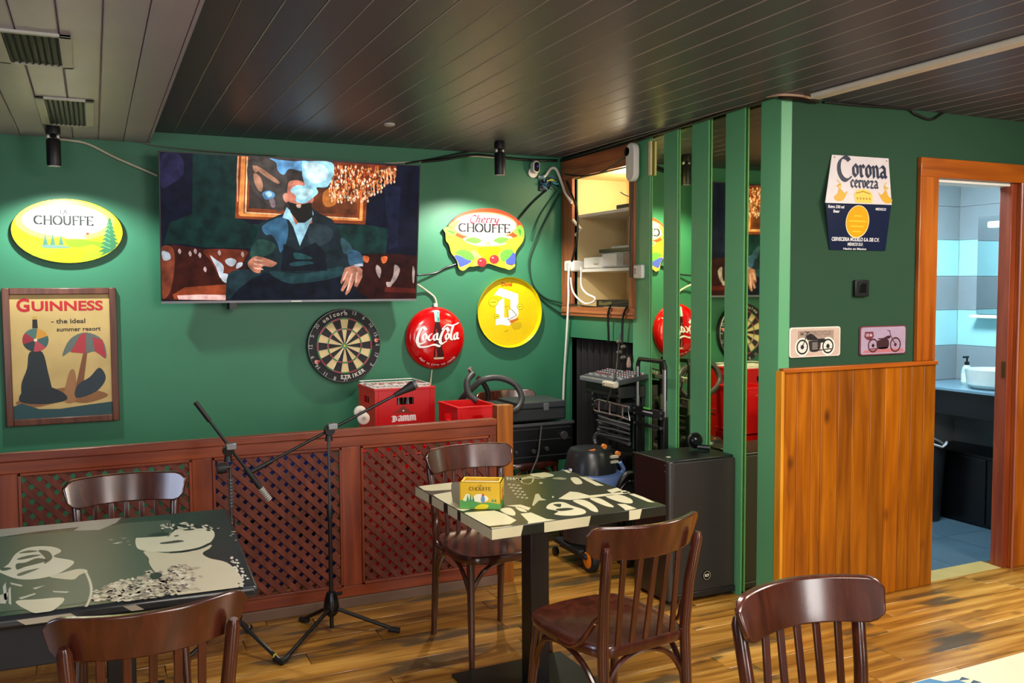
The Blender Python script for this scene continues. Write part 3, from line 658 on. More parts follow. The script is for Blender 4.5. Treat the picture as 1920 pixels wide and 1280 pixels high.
# yellow oval sign with landscape
cx, cz = -.113, 1.871; rx, rz_ = .270, .173
s1 = thing('oval_sign', (cx, YW, cz-rz_), 'yellow oval beer sign with painted hills and fir tree on the wall at left', 'sign')
MB().prism(oval(48, rx, rz_), lambda u, v, d: (cx+u, YF+d, cz+v), 0, .022, M('1c2a1e', .5)).build('board', s1, bevel=.003)
A = Art((cx, YF-.0006, cz), UX, UZ); A.mk = dict(rough=.35, noise=.03)
def ellclip(pts, rx, rz, k=.985):
    out = []
    for u, v in pts:
        q = math.hypot(u/rx, v/rz)
        out.append((u/q*k, v/q*k) if q > k else (u, v))
    return out
def dens(pts, k=8):
    out = []
    for a, b_ in zip(pts, pts[1:]+pts[:1]): out += [(a[0]+(b_[0]-a[0])*t/k, a[1]+(b_[1]-a[1])*t/k) for t in range(k)]
    return out
cl = lambda pts: ellclip(dens(pts), rx, rz_)
A.poly(oval(56, rx-.002, rz_-.002), 'd8c400', 1)
for i, c in enumerate(('dccb20', 'd8cc50', 'd8d080', 'd8d4a8', 'd6d4c0', 'd6d5cc')):
    A.poly([(u-.01, v+.075-.02) for u, v in oval(40, .235-.014*i, .10-.007*i)] if i > 1 else cl([(u-.01, v+.055) for u, v in oval(24, .25-.01*i, .115-.006*i)]), c, 1.3+i*.3)
A.poly([(.266*math.cos(math.radians(q)), .1705*math.sin(math.radians(q))) for q in range(197, 342, 6)]+[(.16, -.05), (.06, -.04), (-.05, -.035), (-.14, -.055)], '8f9c14', 4)
A.poly([(-.02, -.047), (.05, -.042), (.14, -.055), (.20, -.065), (.18, -.09), (.0, -.085)], '6f8f10', 4.5)
A.poly([(.262*math.cos(math.radians(q)), .168*math.sin(math.radians(q))) for q in range(246, 284, 5)]+[(.07, -.13), (.09, -.10), (.03, -.085), (-.04, -.10), (-.09, -.13)], 'd8b400', 5)
A.poly([(.06, -.085), (.12, -.07), (.16, -.09), (.12, -.1)], 'cfc410', 5)
A.poly([(-.12, -.075), (-.02, -.08), (.0, -.09), (-.11, -.092)], '5c7a70', 5.2, 1)
for x, h_ in ((-.11, .045), (-.075, .045), (-.035, .04)):
    A.poly([(x-.012, -.075), (x, -.078+h_+.02), (x+.012, -.075)], '3f6a58', 5.5)
A.poly([(-.015, -.04), (-.015, -.015), (.025, .012), (.075, -.015), (.08, -.04)], 'f6f4e8', 5.5)
A.line([(-.022, -.02), (.025, .012), (.08, -.018)], .003, '8a8a78', 6)
for i in range(6):
    for j in range(2): A.disc(-.002+i*.014, -.03+j*.012, .0022, '9a968a', 6, n=6)
A.poly([(.085, -.018), (.09, -.004), (.103, -.008), (.1, -.02)], 'c83a20', 6)
tree = [(.205, .075)]; z = .06; wd = .01
tx = .205; L_, R_ = [], []
for i in range(9):
    L_ += [(tx-wd, z), (tx-wd*.55, z-.002)]; R_ += [(tx+wd, z), (tx+wd*.55, z-.002)]; z -= .021; wd += .0062
tree = [(tx, .08)]+R_+[(tx+.05, -.13), (tx-.05, -.13)]+L_[::-1]
A.poly(ellclip(tree, rx, rz_), '2c6a44', 6)
for i in range(6): A.line([ellclip([(tx-.008-.006*i, .045-.024*i)], rx, rz_)[0], (tx, .03-.024*i)], .003, '6aa878', 6.5)
A.pen('CHOUFFE', -.018, .033, .046, '0b0b0a', 7, nib=(.19, .0), thin=.11, width=.285, serif=.15)
A.pen('LA', -.018, .089, .022, '0b0b0a', 7, nib=(.18, .0), thin=.12, width=.036, serif=.14)
A.line([(-.10, .098), (-.068, .098)], .0018, '7a766c', 7); A.line([(.032, .098), (.064, .098)], .0018, '7a766c', 7)
A.build('printed_face', s1)

# framed poster
def FP(px, py): return P(px, py, 1, YW-.03)
gx0, gx1, gz0, gz1 = -.437, .112, .835, 1.567
pf = thing('framed_poster', (-.16, YW, gz0), 'tan beer poster in a dark brown frame low on the left wall', 'picture')
fw = .035
for a in ((gx0, gx0+fw, gz0, gz1), (gx1-fw, gx1, gz0, gz1)): MB().box(a[0], a[1], YW-.032, YW-.002, a[2], a[3], W_PIC).build('frame_side', pf, bevel=.004)
for a in ((gx0+fw, gx1-fw, gz0, gz0+fw), (gx0+fw, gx1-fw, gz1-fw, gz1)): MB().box(a[0], a[1], YW-.032, YW-.002, a[2], a[3], W_PIC).build('frame_side', pf, bevel=.004)
MB().box(gx0+fw-.002, gx1-fw+.002, YW-.016, YW-.004, gz0+fw-.002, gz1-fw+.002, M('c3a468', .6, noise=.22, scale=5)).build('sheet', pf)
A = Art((gx0+fw, YW-.0166, gz0+fw), UX, UZ); A.mk = dict(rough=.55, noise=.10, scale=14)
w_, h_ = gx1-gx0-2*fw, gz1-gz0-2*fw
A.text('G', .062, h_-.088, .066, 'b01a24', 2, width=.062, bold=.035)
A.text('UINNESS', .275, h_-.086, .050, 'b01a24', 2, width=.345, bold=.03)
A.text('- the ideal', .275, h_-.155, .024, '2e2620', 2, width=.165, bold=.02)
A.text('summer resort', .325, h_-.198, .022, '2e2620', 2, width=.215, bold=.02)
A.poly([(.0, .0), (w_, .0), (w_, .07), (.36, .06), (.22, .045), (.12, .05), (.04, .085), (0, .07)], '24464a', 2, 0)
A.poly([(.01, .09), (.10, .06), (.24, .085), (.35, .07), (.46, .11), (.30, .16), (.14, .14)], '8a5a34', 1.2, 1)
bx, bz = .115, .42
for i, c in enumerate(('c78a2e', '4a6a60', '9a2a34', '28383a', 'b0404a', '3a5a58')):
    A.disc(bx, bz, .062, c, 3, a0=60*i+20, a1=60*i+80, n=8)
A.disc(bx, bz, .009, 'd8c8a0', 4, n=10)
A.poly([(.085, .355), (.145, .355), (.17, .24), (.185, .16), (.20, .10), (.06, .10), (.04, .18), (.07, .27)], '20282c', 2.5, 1)      # tapering dark pedestal for the ball
A.poly([(.03, .095), (.06, .16), (.16, .17), (.24, .13), (.25, .09), (.14, .075)], '1d2529', 2.8, 1)
A.poly([(.102, .484), (.128, .484), (.126, .53), (.104, .53)], '221d1a', 4); A.poly([(.104, .53), (.126, .53), (.124, .545), (.106, .545)], 'b89040', 4)
A.poly([(.29, .12), (.33, .115), (.37, .40), (.355, .40)], '7a4a2c', 2.5)      # beach parasol
A.poly([(.24, .33), (.28, .42), (.36, .455), (.44, .41), (.455, .31), (.40, .35), (.35, .34), (.29, .36)], '5d6660', 3, 1)
A.poly([(.28, .35), (.33, .44), (.36, .455), (.355, .34)], 'a8323a', 3.5); A.poly([(.40, .35), (.39, .43), (.44, .41), (.455, .31)], 'a8323a', 3.5)
A.poly([(.30, .10), (.40, .13), (.45, .20), (.42, .26), (.37, .21), (.31, .17)], '26323a', 3, 1)
A.poly([(.24, .09), (.27, .24), (.30, .24), (.30, .09)], '9a6a42', 2.2, 1)
A.build('print', pf)

# red and white sign with fruit edge
A = Art((0, YW-.0286, 0), UX, UZ); A.crop(820, 380, 9.144); A.mk = dict(rough=.35, noise=.03)
cs = thing('oval_sign', (2.33, YW, 1.68), 'red and white oval beer sign with leaves and cherries, above the yellow tray', 'sign')
outl = [(105, 450), (190, 410), (260, 300), (400, 190), (600, 120), (860, 95), (1080, 125), (1280, 215), (1420, 330), (1480, 450), (1490, 580), (1450, 690), (1350, 830), (1335, 960), (1325, 1090), (1240, 1150), (1160, 1125), (1060, 1100), (960, 1065), (860, 1040), (800, 1085), (700, 1080), (620, 1095), (540, 1100), (450, 1165), (370, 1130), (340, 1010), (285, 920), (235, 850), (200, 720), (150, 650), (140, 520)]
so_ = smoothpts(outl, 3)
back = [PP(*A.map(x, y), (0, YW-.028, 0), A.n) for x, y in so_]
MB().rings([[tuple(p) for p in back], [(p[0], YW-.006, p[2]) for p in back]], M('20301f', .5)).build('board', cs)
A.px([tuple(p) for p in so_], 'c8b42a', 1)
A.px([(190, 415), (260, 300), (400, 190), (600, 120), (860, 95), (1080, 125), (1280, 215), (1420, 330), (1470, 440), (1400, 560), (1250, 620), (1150, 690), (700, 720), (500, 640), (300, 560)], 'e8401c', 2, 1)
for i, c in enumerate(('e08058', 'dfa080', 'dcbcaa', 'd8ccc4', 'd8d4d0')):
    A.px([(815+a*(1-.03*i), 390+b_*(1-.07*i)) for a, b_ in oval(36, 560, 230)], c, 2.4+i*.35)
A.px([(500, 590), (1250, 570), (1180, 700), (1000, 740), (700, 740), (500, 680)], 'f2a888', 4.2, 1)
for q in ([(105, 450), (190, 410), (330, 480), (300, 560), (220, 550), (140, 510)], [(190, 410), (260, 330), (390, 300), (340, 380), (300, 440)], [(1310, 500), (1410, 380), (1475, 450), (1485, 580), (1400, 580), (1350, 540)]): A.px(q, '7cc440', 5, 1)
for q in ([(150, 470), (260, 490), (290, 540)], [(1380, 450), (1440, 480), (1420, 560)]): A.px(q, '3f8a2a', 5.5, 1)
A.px([(700, 780), (1040, 760), (1090, 900), (860, 1020), (760, 950)], 'd8bc00', 5, 1)
for q in ([(240, 780), (330, 700), (450, 740), (480, 860), (330, 880)], [(1170, 650), (1330, 600), (1450, 640), (1380, 760), (1250, 790)]): A.px(q, 'd0b830', 5, 1)
for q in ([(290, 910), (360, 900), (480, 960), (590, 1000), (500, 1060), (390, 1100), (350, 1010)], [(1180, 920), (1260, 860), (1335, 880), (1325, 1050), (1190, 1050)]): A.px(q, '4656b8', 6, 1)
for q in ([(300, 860), (420, 800), (560, 840), (640, 960), (520, 980), (380, 900)], [(1080, 880), (1180, 800), (1300, 820), (1240, 930), (1120, 1010)], [(470, 640), (620, 590), (760, 650), (640, 700)], [(960, 650), (1080, 590), (1220, 620), (1100, 700)]): A.px(q, '5aa83a', 6.5, 1)
for q in ([(380, 1120), (540, 1060), (520, 1110), (450, 1160)], [(1160, 1070), (1325, 1060), (1310, 1110), (1220, 1145)], [(620, 1010), (700, 980), (690, 1070), (620, 1085)]): A.px(q, 'f0b848', 6, 1)
for q in ([(560, 850), (640, 820), (760, 930), (700, 950), (600, 940)], [(1060, 860), (1150, 820), (1200, 880), (1120, 1000), (1060, 940)]): A.px(q, 'a8c860', 6, 1)
for x, y in ((765, 1020), (975, 970)): 
    A.px([(x+a, y+b_) for a, b_ in oval(20, 82, 78)], 'b82430' if y > 800 else 'd8301c', 7); A.px([(x-25+a, y-28+b_) for a, b_ in oval(10, 20, 16)], 'f08078', 7.5)
A.px([(765, 945), (820, 760), (860, 650), (866, 655), (835, 765), (776, 945)], '5a7a2a', 7.8); A.px([(975, 895), (900, 760), (862, 655), (870, 650), (912, 755), (985, 895)], '5a7a2a', 7.8)
u0, v0 = A.toUV(365, 505); u1, v1 = A.toUV(1245, 500)
A.pen('CHOUFFE', (u0+u1)/2, (v0+v1)/2, A.toUV(800, 375)[1]-v0, '0a0a0b', 8, nib=(.19, 0), thin=.11, width=u1-u0, serif=.15)
u0, v0 = A.toUV(570, 340); u1, v1 = A.toUV(1060, 330)
A.pen('C', u0+.012, v0-.004, .052, 'a00c28', 8, nib=(.10, .12), thin=.10, width=.042, slant=.3)
A.pen('herry', (u0+u1)/2+.012, (v0+v1)/2-.002, .046, 'a00c28', 8, nib=(.09, .11), thin=.09, width=(u1-u0)*.82, slant=.25, sm=True)
A.build('printed_face', cs)

# yellow round tray
cx, cz, r = 2.4955, 1.392, .2335
ty = thing('round_tray', (cx, YW, cz-r), 'round yellow metal beer tray hung on the green wall', 'tray')
MB().lathe([(r-.03, -.004), (r-.012, -.006), (r-.004, -.03), (r, -.034), (r, -.028), (r-.008, -.002), (r-.012, 0)], (cx, YW-.002, cz), M('d8c400', .3), 48, axis=1, cap=False).build('rim', ty)
MB().lathe([(r-.012, -.0), (r-.012, -.006)], (cx, YW-.002, cz), M('e0c000', .35), 48, axis=1).build('plate', ty)
A = Art((0, YW-.0086, 0), UX, UZ); A.crop(880, 500, 7.527); A.mk = dict(rough=.35, noise=.03)
A.px([(345, 400), (420, 305), (450, 300), (690, 385), (692, 680), (560, 835), (440, 815), (372, 828), (375, 520), (485, 435)], 'e6e2e6', 1)
A.px([(345, 400), (385, 400), (485, 435), (405, 475), (372, 560)], 'e0c000', 2)
A.px([(492, 432), (580, 465), (580, 712), (492, 712)], 'dcbc00', 2)
u, v = A.toUV(527, 272); A.text('Duvel', u, v, .024, 'c04a10', 2, width=.078, bold=.05)
for x, y, rr in ((340, 500, 62), (715, 563, 38), (388, 700, 32)):
    A.px([(x+a, y+b_) for a, b_ in oval(20, rr+6, rr*.9+6)], '6a6410', 3); A.px([(x+a, y+b_) for a, b_ in oval(20, rr, rr*.9)], 'e8d820', 4)
    A.px([(x-rr*.6, y-5), (x+rr*.6, y-10), (x+rr*.6, y+4), (x-rr*.6, y+8)], '8a8212', 5)
for q in ([(590, 600), (600, 598), (672, 680), (664, 686)], [(545, 748), (664, 680), (668, 688), (550, 756)], [(505, 562), (545, 545), (549, 550), (509, 568)], [(505, 562), (510, 560), (534, 610), (529, 612)], [(545, 545), (550, 548), (596, 602), (590, 604)], [(529, 608), (534, 606), (552, 750), (546, 750)]): A.px(q, '6a6a50', 5)
A.px([(560, 760), (690, 720), (695, 745), (590, 800)], 'c06a20', 4); A.px([(598, 800), (720, 780), (730, 850), (650, 885), (610, 865)], 'c8a810', 4, 1)
A.px([(495, 912), (550, 892), (549, 900), (500, 918)], '8a7a18', 4); A.px([(552, 612), (592, 610), (664, 684), (560, 745)], 'ece8ea', 4)
A.build('print', ty)

# red round button sign
c = P(819, 634, 1, YW-.04); cx, cz, r = float(c[0]), float(c[2]), .2
ck = thing('round_sign', (cx, YW, cz-r), 'glossy round red cola button sign with a bottle and white script', 'sign')
MB().lathe([(0.001, -.062), (.06, -.0605), (.11, -.057), (.15, -.05), (.175, -.04), (.192, -.026), (.2, -.008), (.2, 0)], (cx, YW-.004, cz), M('c8060a', .16, coat=.6, noise=.02), 56, axis=1).build('disc', ck)
def dome(u, v):   # height of the button face
    rr = math.hypot(u, v); return float(np.interp(rr, [0, .06, .11, .15, .175, .192, .2], [.0662, .0645, .061, .054, .044, .030, .012]))+.0008
A = Art((cx, YW, cz), UX, UZ); A.mk = dict(rough=.25, noise=.03)
A.uv = lambda u, v, k=1: A.p+A.U*u+A.V*v+A.n*(dome(u, v)+.0009+.0004*k)
def sub(pts): return dens(pts, 3)
A.poly(sub([(-.028, -.12), (-.03, -.09), (-.024, -.06), (-.026, -.02), (-.03, .03), (-.024, .07), (-.018, .105), (.012, .105), (.02, .07), (.03, .03), (.03, -.02), (.026, -.06), (.036, -.09), (.04, -.12)]), '3a0808', 1)
A.poly([(-.02, -.118), (-.02, -.08), (-.012, -.02), (-.016, .06), (-.008, .06), (-.004, -.02), (-.008, -.08), (-.006, -.118)], 'a83838', 2)
A.poly([(-.018, .105), (-.02, .155), (-.024, .17), (-.018, .178), (.012, .178), (.018, .17), (.014, .155), (.012, .105)], '8fc4b8', 2)
A.poly([(.0, .11), (.0, .165), (.01, .165), (.009, .11)], '2f8a72', 3); A.poly([(-.02, .11), (-.02, .155), (-.012, .155), (-.012, .11)], 'e8f0ee', 3)
A.poly([(-.03, -.12), (-.026, -.132), (.036, -.132), (.042, -.12)], 'd8c8a8', 2)
def script(pts, wd=.016, k=4, sm=True):
    pts = smoothpts(pts, 5, False) if sm else pts
    na = np.array([wd*.5, wd*.32])
    for a, b_ in zip(pts[:-1], pts[1:]):
        a, b_ = np.array(a), np.array(b_); nb = np.array([-.002, .002])
        A.poly(hull([p+q for p in (a, b_) for q in (na+nb, na-nb, -na+nb, -na-nb)]), 'f4f0ee', k)
# Coca
script([(-.082, .058), (-.098, .075), (-.118, .055), (-.135, .01), (-.137, -.02), (-.12, -.032), (-.09, -.02)])
script([(-.135, -.03), (-.12, -.05), (-.07, -.048), (-.03, -.038), (.01, -.05)], .012)
for x0 in (-.098,): script([(x0+.012, .035), (x0-.006, .015), (x0, -.008), (x0+.016, 0), (x0+.02, .02), (x0+.01, .034)], .010)
script([(-.045, .03), (-.06, .02), (-.066, 0), (-.055, -.01), (-.038, 0)], .010)
script([(-.012, .032), (-.028, .02), (-.032, .0), (-.022, -.009), (-.01, .004), (-.006, .032), (-.01, .0), (.002, -.006)], .010)
# Cola
script([(.07, .045), (.058, .065), (.035, .05), (.016, .01), (.012, -.02), (.026, -.034), (.05, -.02)])
script([(.03, .06), (.06, .085), (.10, .08), (.13, .09), (.145, .095)], .010)
script([(.062, .032), (.05, .015), (.054, -.006), (.068, 0), (.074, .02), (.062, .033)], .010)
script([(.086, -.008), (.084, .02), (.104, .07), (.11, .085), (.094, .06), (.086, .0), (.098, -.01)], .008)
script([(.128, .034), (.112, .02), (.108, .0), (.118, -.008), (.13, .006), (.134, .034), (.13, .0), (.142, -.004)], .010)
txt = 'Aquí se sirve con comida'
for i, ch in enumerate(txt):
    a = math.radians(-133+86*i/(len(txt)-1)); A.text(ch, .174*math.cos(a), .174*math.sin(a), .014, 'f4e8e4', 4, rot=a+math.pi/2, bold=.02) if ch != ' ' else None
A.build('print', ck)
MB().box(cx-.012, cx+.012, YW-.03, YW-.004, cz+r-.002, cz+r+.022, WHT).build('plug', ck, bevel=.003)

# dartboard
c = P(646.5, 648, 1, YW-.045); cx, cz = float(c[0]), float(c[2]); R0 = .2255
db = thing('dartboard', (cx, YW, cz-R0), 'round dartboard with cream and black wedges under the television', 'dartboard')
MB().lathe([(R0-.004, -.038), (R0, -.034), (R0, 0)], (cx, YW-.004, cz), BLKM, 60, axis=1).build('board', db, bevel=0)
A = Art((cx, YW-.0425, cz), UX, UZ); A.mk = dict(rough=.7, noise=.06, scale=40)
A.disc(0, 0, R0-.006, '121216', 0, n=60)
num = [20, 1, 18, 4, 13, 6, 10, 15, 2, 17, 3, 19, 7, 16, 8, 11, 14, 9, 12, 5]
off = 18
for i in range(20):
    a0 = 90-9-18*i; c1, c2 = ('d8c08c', '2d8a4a') if i % 2 == 0 else ('18181a', 'b83a48')
    A.ring(0, 0, .016, .099, c1, 1, a0, a0+18, 3); A.ring(0, 0, .107, .162, c1, 1, a0, a0+18, 3)
    A.ring(0, 0, .099, .107, c2, 1, a0, a0+18, 3); A.ring(0, 0, .162, .170, c2, 1, a0, a0+18, 3)
A.disc(0, 0, .016, '2d8a4a', 1); A.disc(0, 0, .0075, 'c8a850', 2)
for i in range(20):
    if i in (19, 18, 8, 9, 10) and i != 10: continue
    a = math.radians(90-18*i)
    if i in (19, 18, 8, 9): continue
    A.text(str(num[(i+3) % 20]), .196*math.cos(a), .196*math.sin(a)-.0, .022, 'c8c8c4', 1, rot=a-math.pi/2, bold=.0)
for word, ac, span in (('unicorn', 108, 42), ('STRIKER', -75, 42)):
    for i, ch in enumerate(word):
        if word == 'unicorn': a = ac+span/2-span*i/(len(word)-1); rr, ro = .187, a-90
        else: a = ac-span/2+span*i/(len(word)-1); rr, ro = .203, a+90
        A.text(ch, rr*math.cos(math.radians(a)), rr*math.sin(math.radians(a)), .024, 'd8d0c0', 1, rot=math.radians(ro), bold=.03)
A.build('playing_face', db)
sp = MB()
for rr in (.170, .107, .099, .162, R0-.004): sp.tube([(cx+rr*math.cos(2*math.pi*i/48), YW-.0445, cz+rr*math.sin(2*math.pi*i/48)) for i in range(48)], .0007 if rr < .2 else .0022, STEEL, 5, closed=True)
for i in range(20):
    a = math.radians(9+18*i); sp.tube([(cx+.016*math.cos(a), YW-.0445, cz+.016*math.sin(a)), (cx+.17*math.cos(a), YW-.0445, cz+.17*math.sin(a))], .0006, STEEL, 4)
sp.build('wire_spider', db)
for a in (8, 208):
    q = math.radians(a); A_ = (cx+.198*math.cos(q), YW-.048, cz+.198*math.sin(q))
    MB().lathe([(.012, -.004), (.012, .006)], A_, M('d89a88', .4), 12, axis=1).tube([A_, (A_[0]+.02, A_[1]-.004, A_[2]+.006)], .006, M('c8504a', .4), 6).build('clip', db)

# ================================================================== SIGNS ON THE DOOR WALL
cr_ = thing('folded_metal_sign', (3.39, YC, 1.73), 'folded tin beer sign, white on top and navy below', 'sign')
zt, zm, zb = 2.181, 1.953, 1.728
f3 = lambda x, y, d: tuple(P(x, y, 1, YC-d))
# two tilted tin panels meeting at a ridge
ptop = [f3(1560, 290, .006), f3(1666, 297, .006), f3(1672, 384, .03), f3(1547.5, 380, .03)]
pbot = [f3(1548, 381, .029), f3(1671, 385, .029), f3(1660, 470, .006), f3(1556, 468, .006)]
def panel(q, mat, th=.003):
    return MB().hexa([tuple(p) for p in q]+[(p[0], p[1]+th, p[2]) for p in q], mat)
panel(ptop, M('d9d0d2', .35)).build('white_panel', cr_)
panel(pbot, M('141d3c', .3)).build('navy_panel', cr_)
def skewart(q):
    q = [np.array(p) for p in q]; n = np.cross(q[1]-q[0], q[3]-q[0]); n /= np.linalg.norm(n)
    if n[1] > 0: n = -n
    n[0] = 0; n /= np.linalg.norm(n)
    V_ = np.cross(n, np.array([1., 0, 0])); V_ = V_ if V_[2] > 0 else -V_
    return Art((q[0]+q[1])/2+n*.0012, (1, 0, 0), V_), n
A, n_ = skewart(ptop); A.mk = dict(rough=.4, noise=.02)
A.pen('C', -.108, -.122, .115, '16203c', 2, nib=(.2, .12), thin=.05, width=.088, sm=True)
A.pen('orona', .048, -.098, .088, '16203c', 2, nib=(.17, .12), thin=.05, width=.225)
A.pen('cerveza', .01, -.152, .056, '16203c', 2, nib=(.16, .12), thin=.05, width=.18)
for sx in (-1, 1):
    A.poly([(sx*.19, -.205), (sx*.17, -.222), (sx*.13, -.215), (sx*.10, -.17), (sx*.12, -.182), (sx*.15, -.16), (sx*.165, -.185)], 'd8a41c', 1, 1)
    A.disc(sx*.15, -.15, .012, 'e0bc60', 1, n=10); A.line([(sx*.16, -.12), (sx*.14, -.14), (sx*.17, -.15)], .005, 'e0bc60', 1)
A.poly([(-.055, -.225), (-.06, -.185), (-.04, -.165), (0, -.158), (.04, -.165), (.06, -.185), (.055, -.225)], 'e8c84c', 1); A.line([(-.045, -.18), (0, -.17), (.045, -.18)], .005, 'b07c10', 2)
for i in range(5): A.disc(-.04+.02*i, -.205, .006, 'b8860f', 2, n=8)
for x, z in ((-.17, -.012), (.17, -.012)): A.disc(x, z, .004, '9a6a60', 2, n=8)
A.build('white_panel_print', cr_)
A, n_ = skewart(pbot); A.mk = dict(rough=.35, noise=.03)
A.disc(.0, -.083, .076, 'f0e0b0', 1, ry=.079, n=32); A.disc(0, -.082, .072, 'e0a408', 2, ry=.075, n=32)
for i, (wd_, zz) in enumerate(((.05, -.055), (.11, -.08), (.08, -.105), (.05, -.13))): A.line([(-wd_/2, zz), (wd_/2, zz)], .006, 'f4c838', 3)
A.text('Extra 330 ml', -.145, -.022, .013, 'e8e8ec', 1, width=.10, bold=.03); A.text('Beer', -.14, -.043, .013, 'e8e8ec', 1, width=.04, bold=.03); A.text('MEXICO', .145, -.024, .011, 'e8e8ec', 1, width=.07, bold=.03)
A.text('CERVECERIA MODELO S.A. DE C.V.', 0, -.176, .017, 'e8e8ec', 1, width=.31, bold=.03); A.text('MEXICO D.F.', 0, -.198, .014, 'e8e8ec', 1, width=.10, bold=.03); A.text('Hecho en Mexico', 0, -.218, .010, 'e8e8ec', 1, width=.15, bold=.02)
A.build('navy_panel_print', cr_)
# switch
boxthing('wall_switch', 3.352, 3.442, YC-.02, YC-.001, 1.503, 1.583, BLK, 'black square wall switch below the folded tin sign', 'switch', .004,
  extra=[('rocker', MB().box(3.375, 3.42, YC-.024, YC-.02, 1.522, 1.566, BLKG))])
# motorcycle plates
def plate(x0, x1, z0, z1, face, rim, label):
    t = thing('tin_plate', ((x0+x1)/2, YC, z0), label, 'sign', 'tin motorcycle plates')
    pts = []
    for cx_, cz_, a in ((x1-.014, z1-.014, 0), (x0+.014, z1-.014, 90), (x0+.014, z0+.014, 180), (x1-.014, z0+.014, 270)): pts += arc(cx_, cz_, .014, .014, a, a+90, 5)
    MB().prism(pts, lambda u, v, d: (u, YC-d, v), .001, .008, rim).build('plate', t, bevel=.002)
    a = Art(((x0+x1)/2, YC-.0086, (z0+z1)/2), UX, UZ); a.mk = dict(rough=.5, noise=.1, scale=20)
    a.poly([((p[0]-(x0+x1)/2)*.955, (p[1]-(z0+z1)/2)*.92) for p in pts], face, 1); return t, a
t, a = plate(2.955, 3.272, 1.218, 1.361, 'c8b0a0', M('e6dcd0', .45), 'cream tin plate with a black motorcycle facing left')
a.poly([(-.11, -.03), (.11, -.03), (.115, .055), (-.11, .055)], 'a08a7c', 1.5); a.text('MOTORCYCLE', 0, .032, .02, '7c6a60', 2, width=.19, bold=.02)
for x in (-.082, .078):
    a.disc(x, -.022, .044, 'f0e8dc', 2, n=24); a.ring(x, -.022, .028, .036, '1c1818', 3); a.ring(x, -.022, .022, .028, 'e8e0d4', 3); a.disc(x, -.022, .011, '3a3434', 3, n=12)
    for q in range(8): a.line([(x, -.022), (x+.026*math.cos(q*.785), -.022+.026*math.sin(q*.785))], .0015, '5a5450', 3)
a.poly([(-.055, .03), (-.03, .04), (.0, .025), (.015, .01), (.0, .008), (-.05, .012)], '141214', 5, 1); a.poly([(.01, .012), (.05, .015), (.07, .005), (.03, -.005)], '141214', 5, 1)
a.poly([(-.04, .005), (.02, .004), (.03, -.02), (.015, -.045), (-.03, -.045), (-.04, -.02)], '2a2426', 4, 1); a.line([(-.05, .045), (-.082, -.022)], .005, '2a2426', 4); a.line([(-.065, .05), (-.04, .045)], .004, '2a2426', 4); a.line([(.02, -.04), (.1, -.035)], .006, '4a4444', 4)
for q in range(5): a.line([(-.02, -.005-.007*q), (.012, -.005-.007*q)], .002, 'c8c0b4', 5)
a.build('print', t)
t, a = plate(3.398, 3.714, 1.212, 1.357, 'a894ac', M('6a2c38', .5), 'mauve tin plate with a brown cruiser motorcycle facing right')
a.poly([(-.14, -.06), (.14, -.06), (.135, -.045), (.0, -.04), (-.13, -.048)], 'b87078', 1.5); a.poly([(-.125, .045), (-.07, .045), (-.066, .02), (-.08, .008), (-.097, .002), (-.115, .008), (-.13, .02)], '6a2c38', 2); a.text('US 66', -.098, .022, .014, 'd8c0c8', 3, width=.042, bold=.03)
for x, rr in ((-.07, .035), (.082, .038)):
    a.ring(x, -.024, rr-.008, rr, '4a2028', 3); a.disc(x, -.024, .009, '4a2028', 3, n=12)
    for q in range(8): a.line([(x, -.024), (x+(rr-.008)*math.cos(q*.785), -.024+(rr-.008)*math.sin(q*.785))], .0014, '7a5058', 3)
a.poly([(-.045, -.005), (.0, .005), (.035, .0), (.03, -.04), (-.035, -.04)], '3a1c24', 4, 1); a.poly([(-.04, .01), (.0, .012), (.02, .02), (.045, .022), (.04, .008), (-.02, .004)], '3a141c', 5, 1); a.line([(.04, .045), (.05, .02), (.082, -.024)], .005, '5a2c34', 4); a.line([(.025, .05), (.045, .045)], .004, '5a2c34', 4); a.line([(-.09, -.042), (.03, -.036)], .006, '6a4048', 4)
a.build('print', t)
# ================================================================== LATTICE PARTITION
lp = thing('lattice_partition', (.7, YL, 0), 'low reddish-brown wooden partition with diagonal lattice panels along the green wall', 'partition')
XL0, XR = -1.16, 1.882
MB().box(XL0, XR, YL-.012, YL+.03, .842, .878, W_RED).build('top_rail', lp, bevel=.004)
MB().box(XL0, XR, YL-.002, YL+.024, .79, .842, W_RED).build('frieze_rail', lp, bevel=.003)
MB().box(XL0, XR, YL+.0, YL+.024, .05, .105, W_RED).build('bottom_rail', lp, bevel=.003)
MB().box(XL0, XR+.02, YL-.012, YL+.02, 0, .05, M('6f5544', .6, noise=.15)).build('base_board', lp, bevel=.003)
panels = [(-1.06, -.42), (-.31, .378), (.467, 1.062), (1.158, 1.845)]
st = [(XL0, -1.06), (-.42, -.31), (.378, .467), (1.062, 1.158), (1.845, XR)]
for a, b_ in st: MB().box(a, b_, YL, YL+.024, .105, .79, W_REDZ).build('stile', lp, bevel=.003)
def clipline(px, pz, dx, dz, x0, x1, z0, z1):
    t0, t1 = -9, 9
    for p, d, lo, hi in ((px, dx, x0, x1), (pz, dz, z0, z1)):
        a, b_ = (lo-p)/d, (hi-p)/d
        if a > b_: a, b_ = b_, a
        t0, t1 = max(t0, a), min(t1, b_)
    return (t0, t1) if t1-t0 > .02 else None
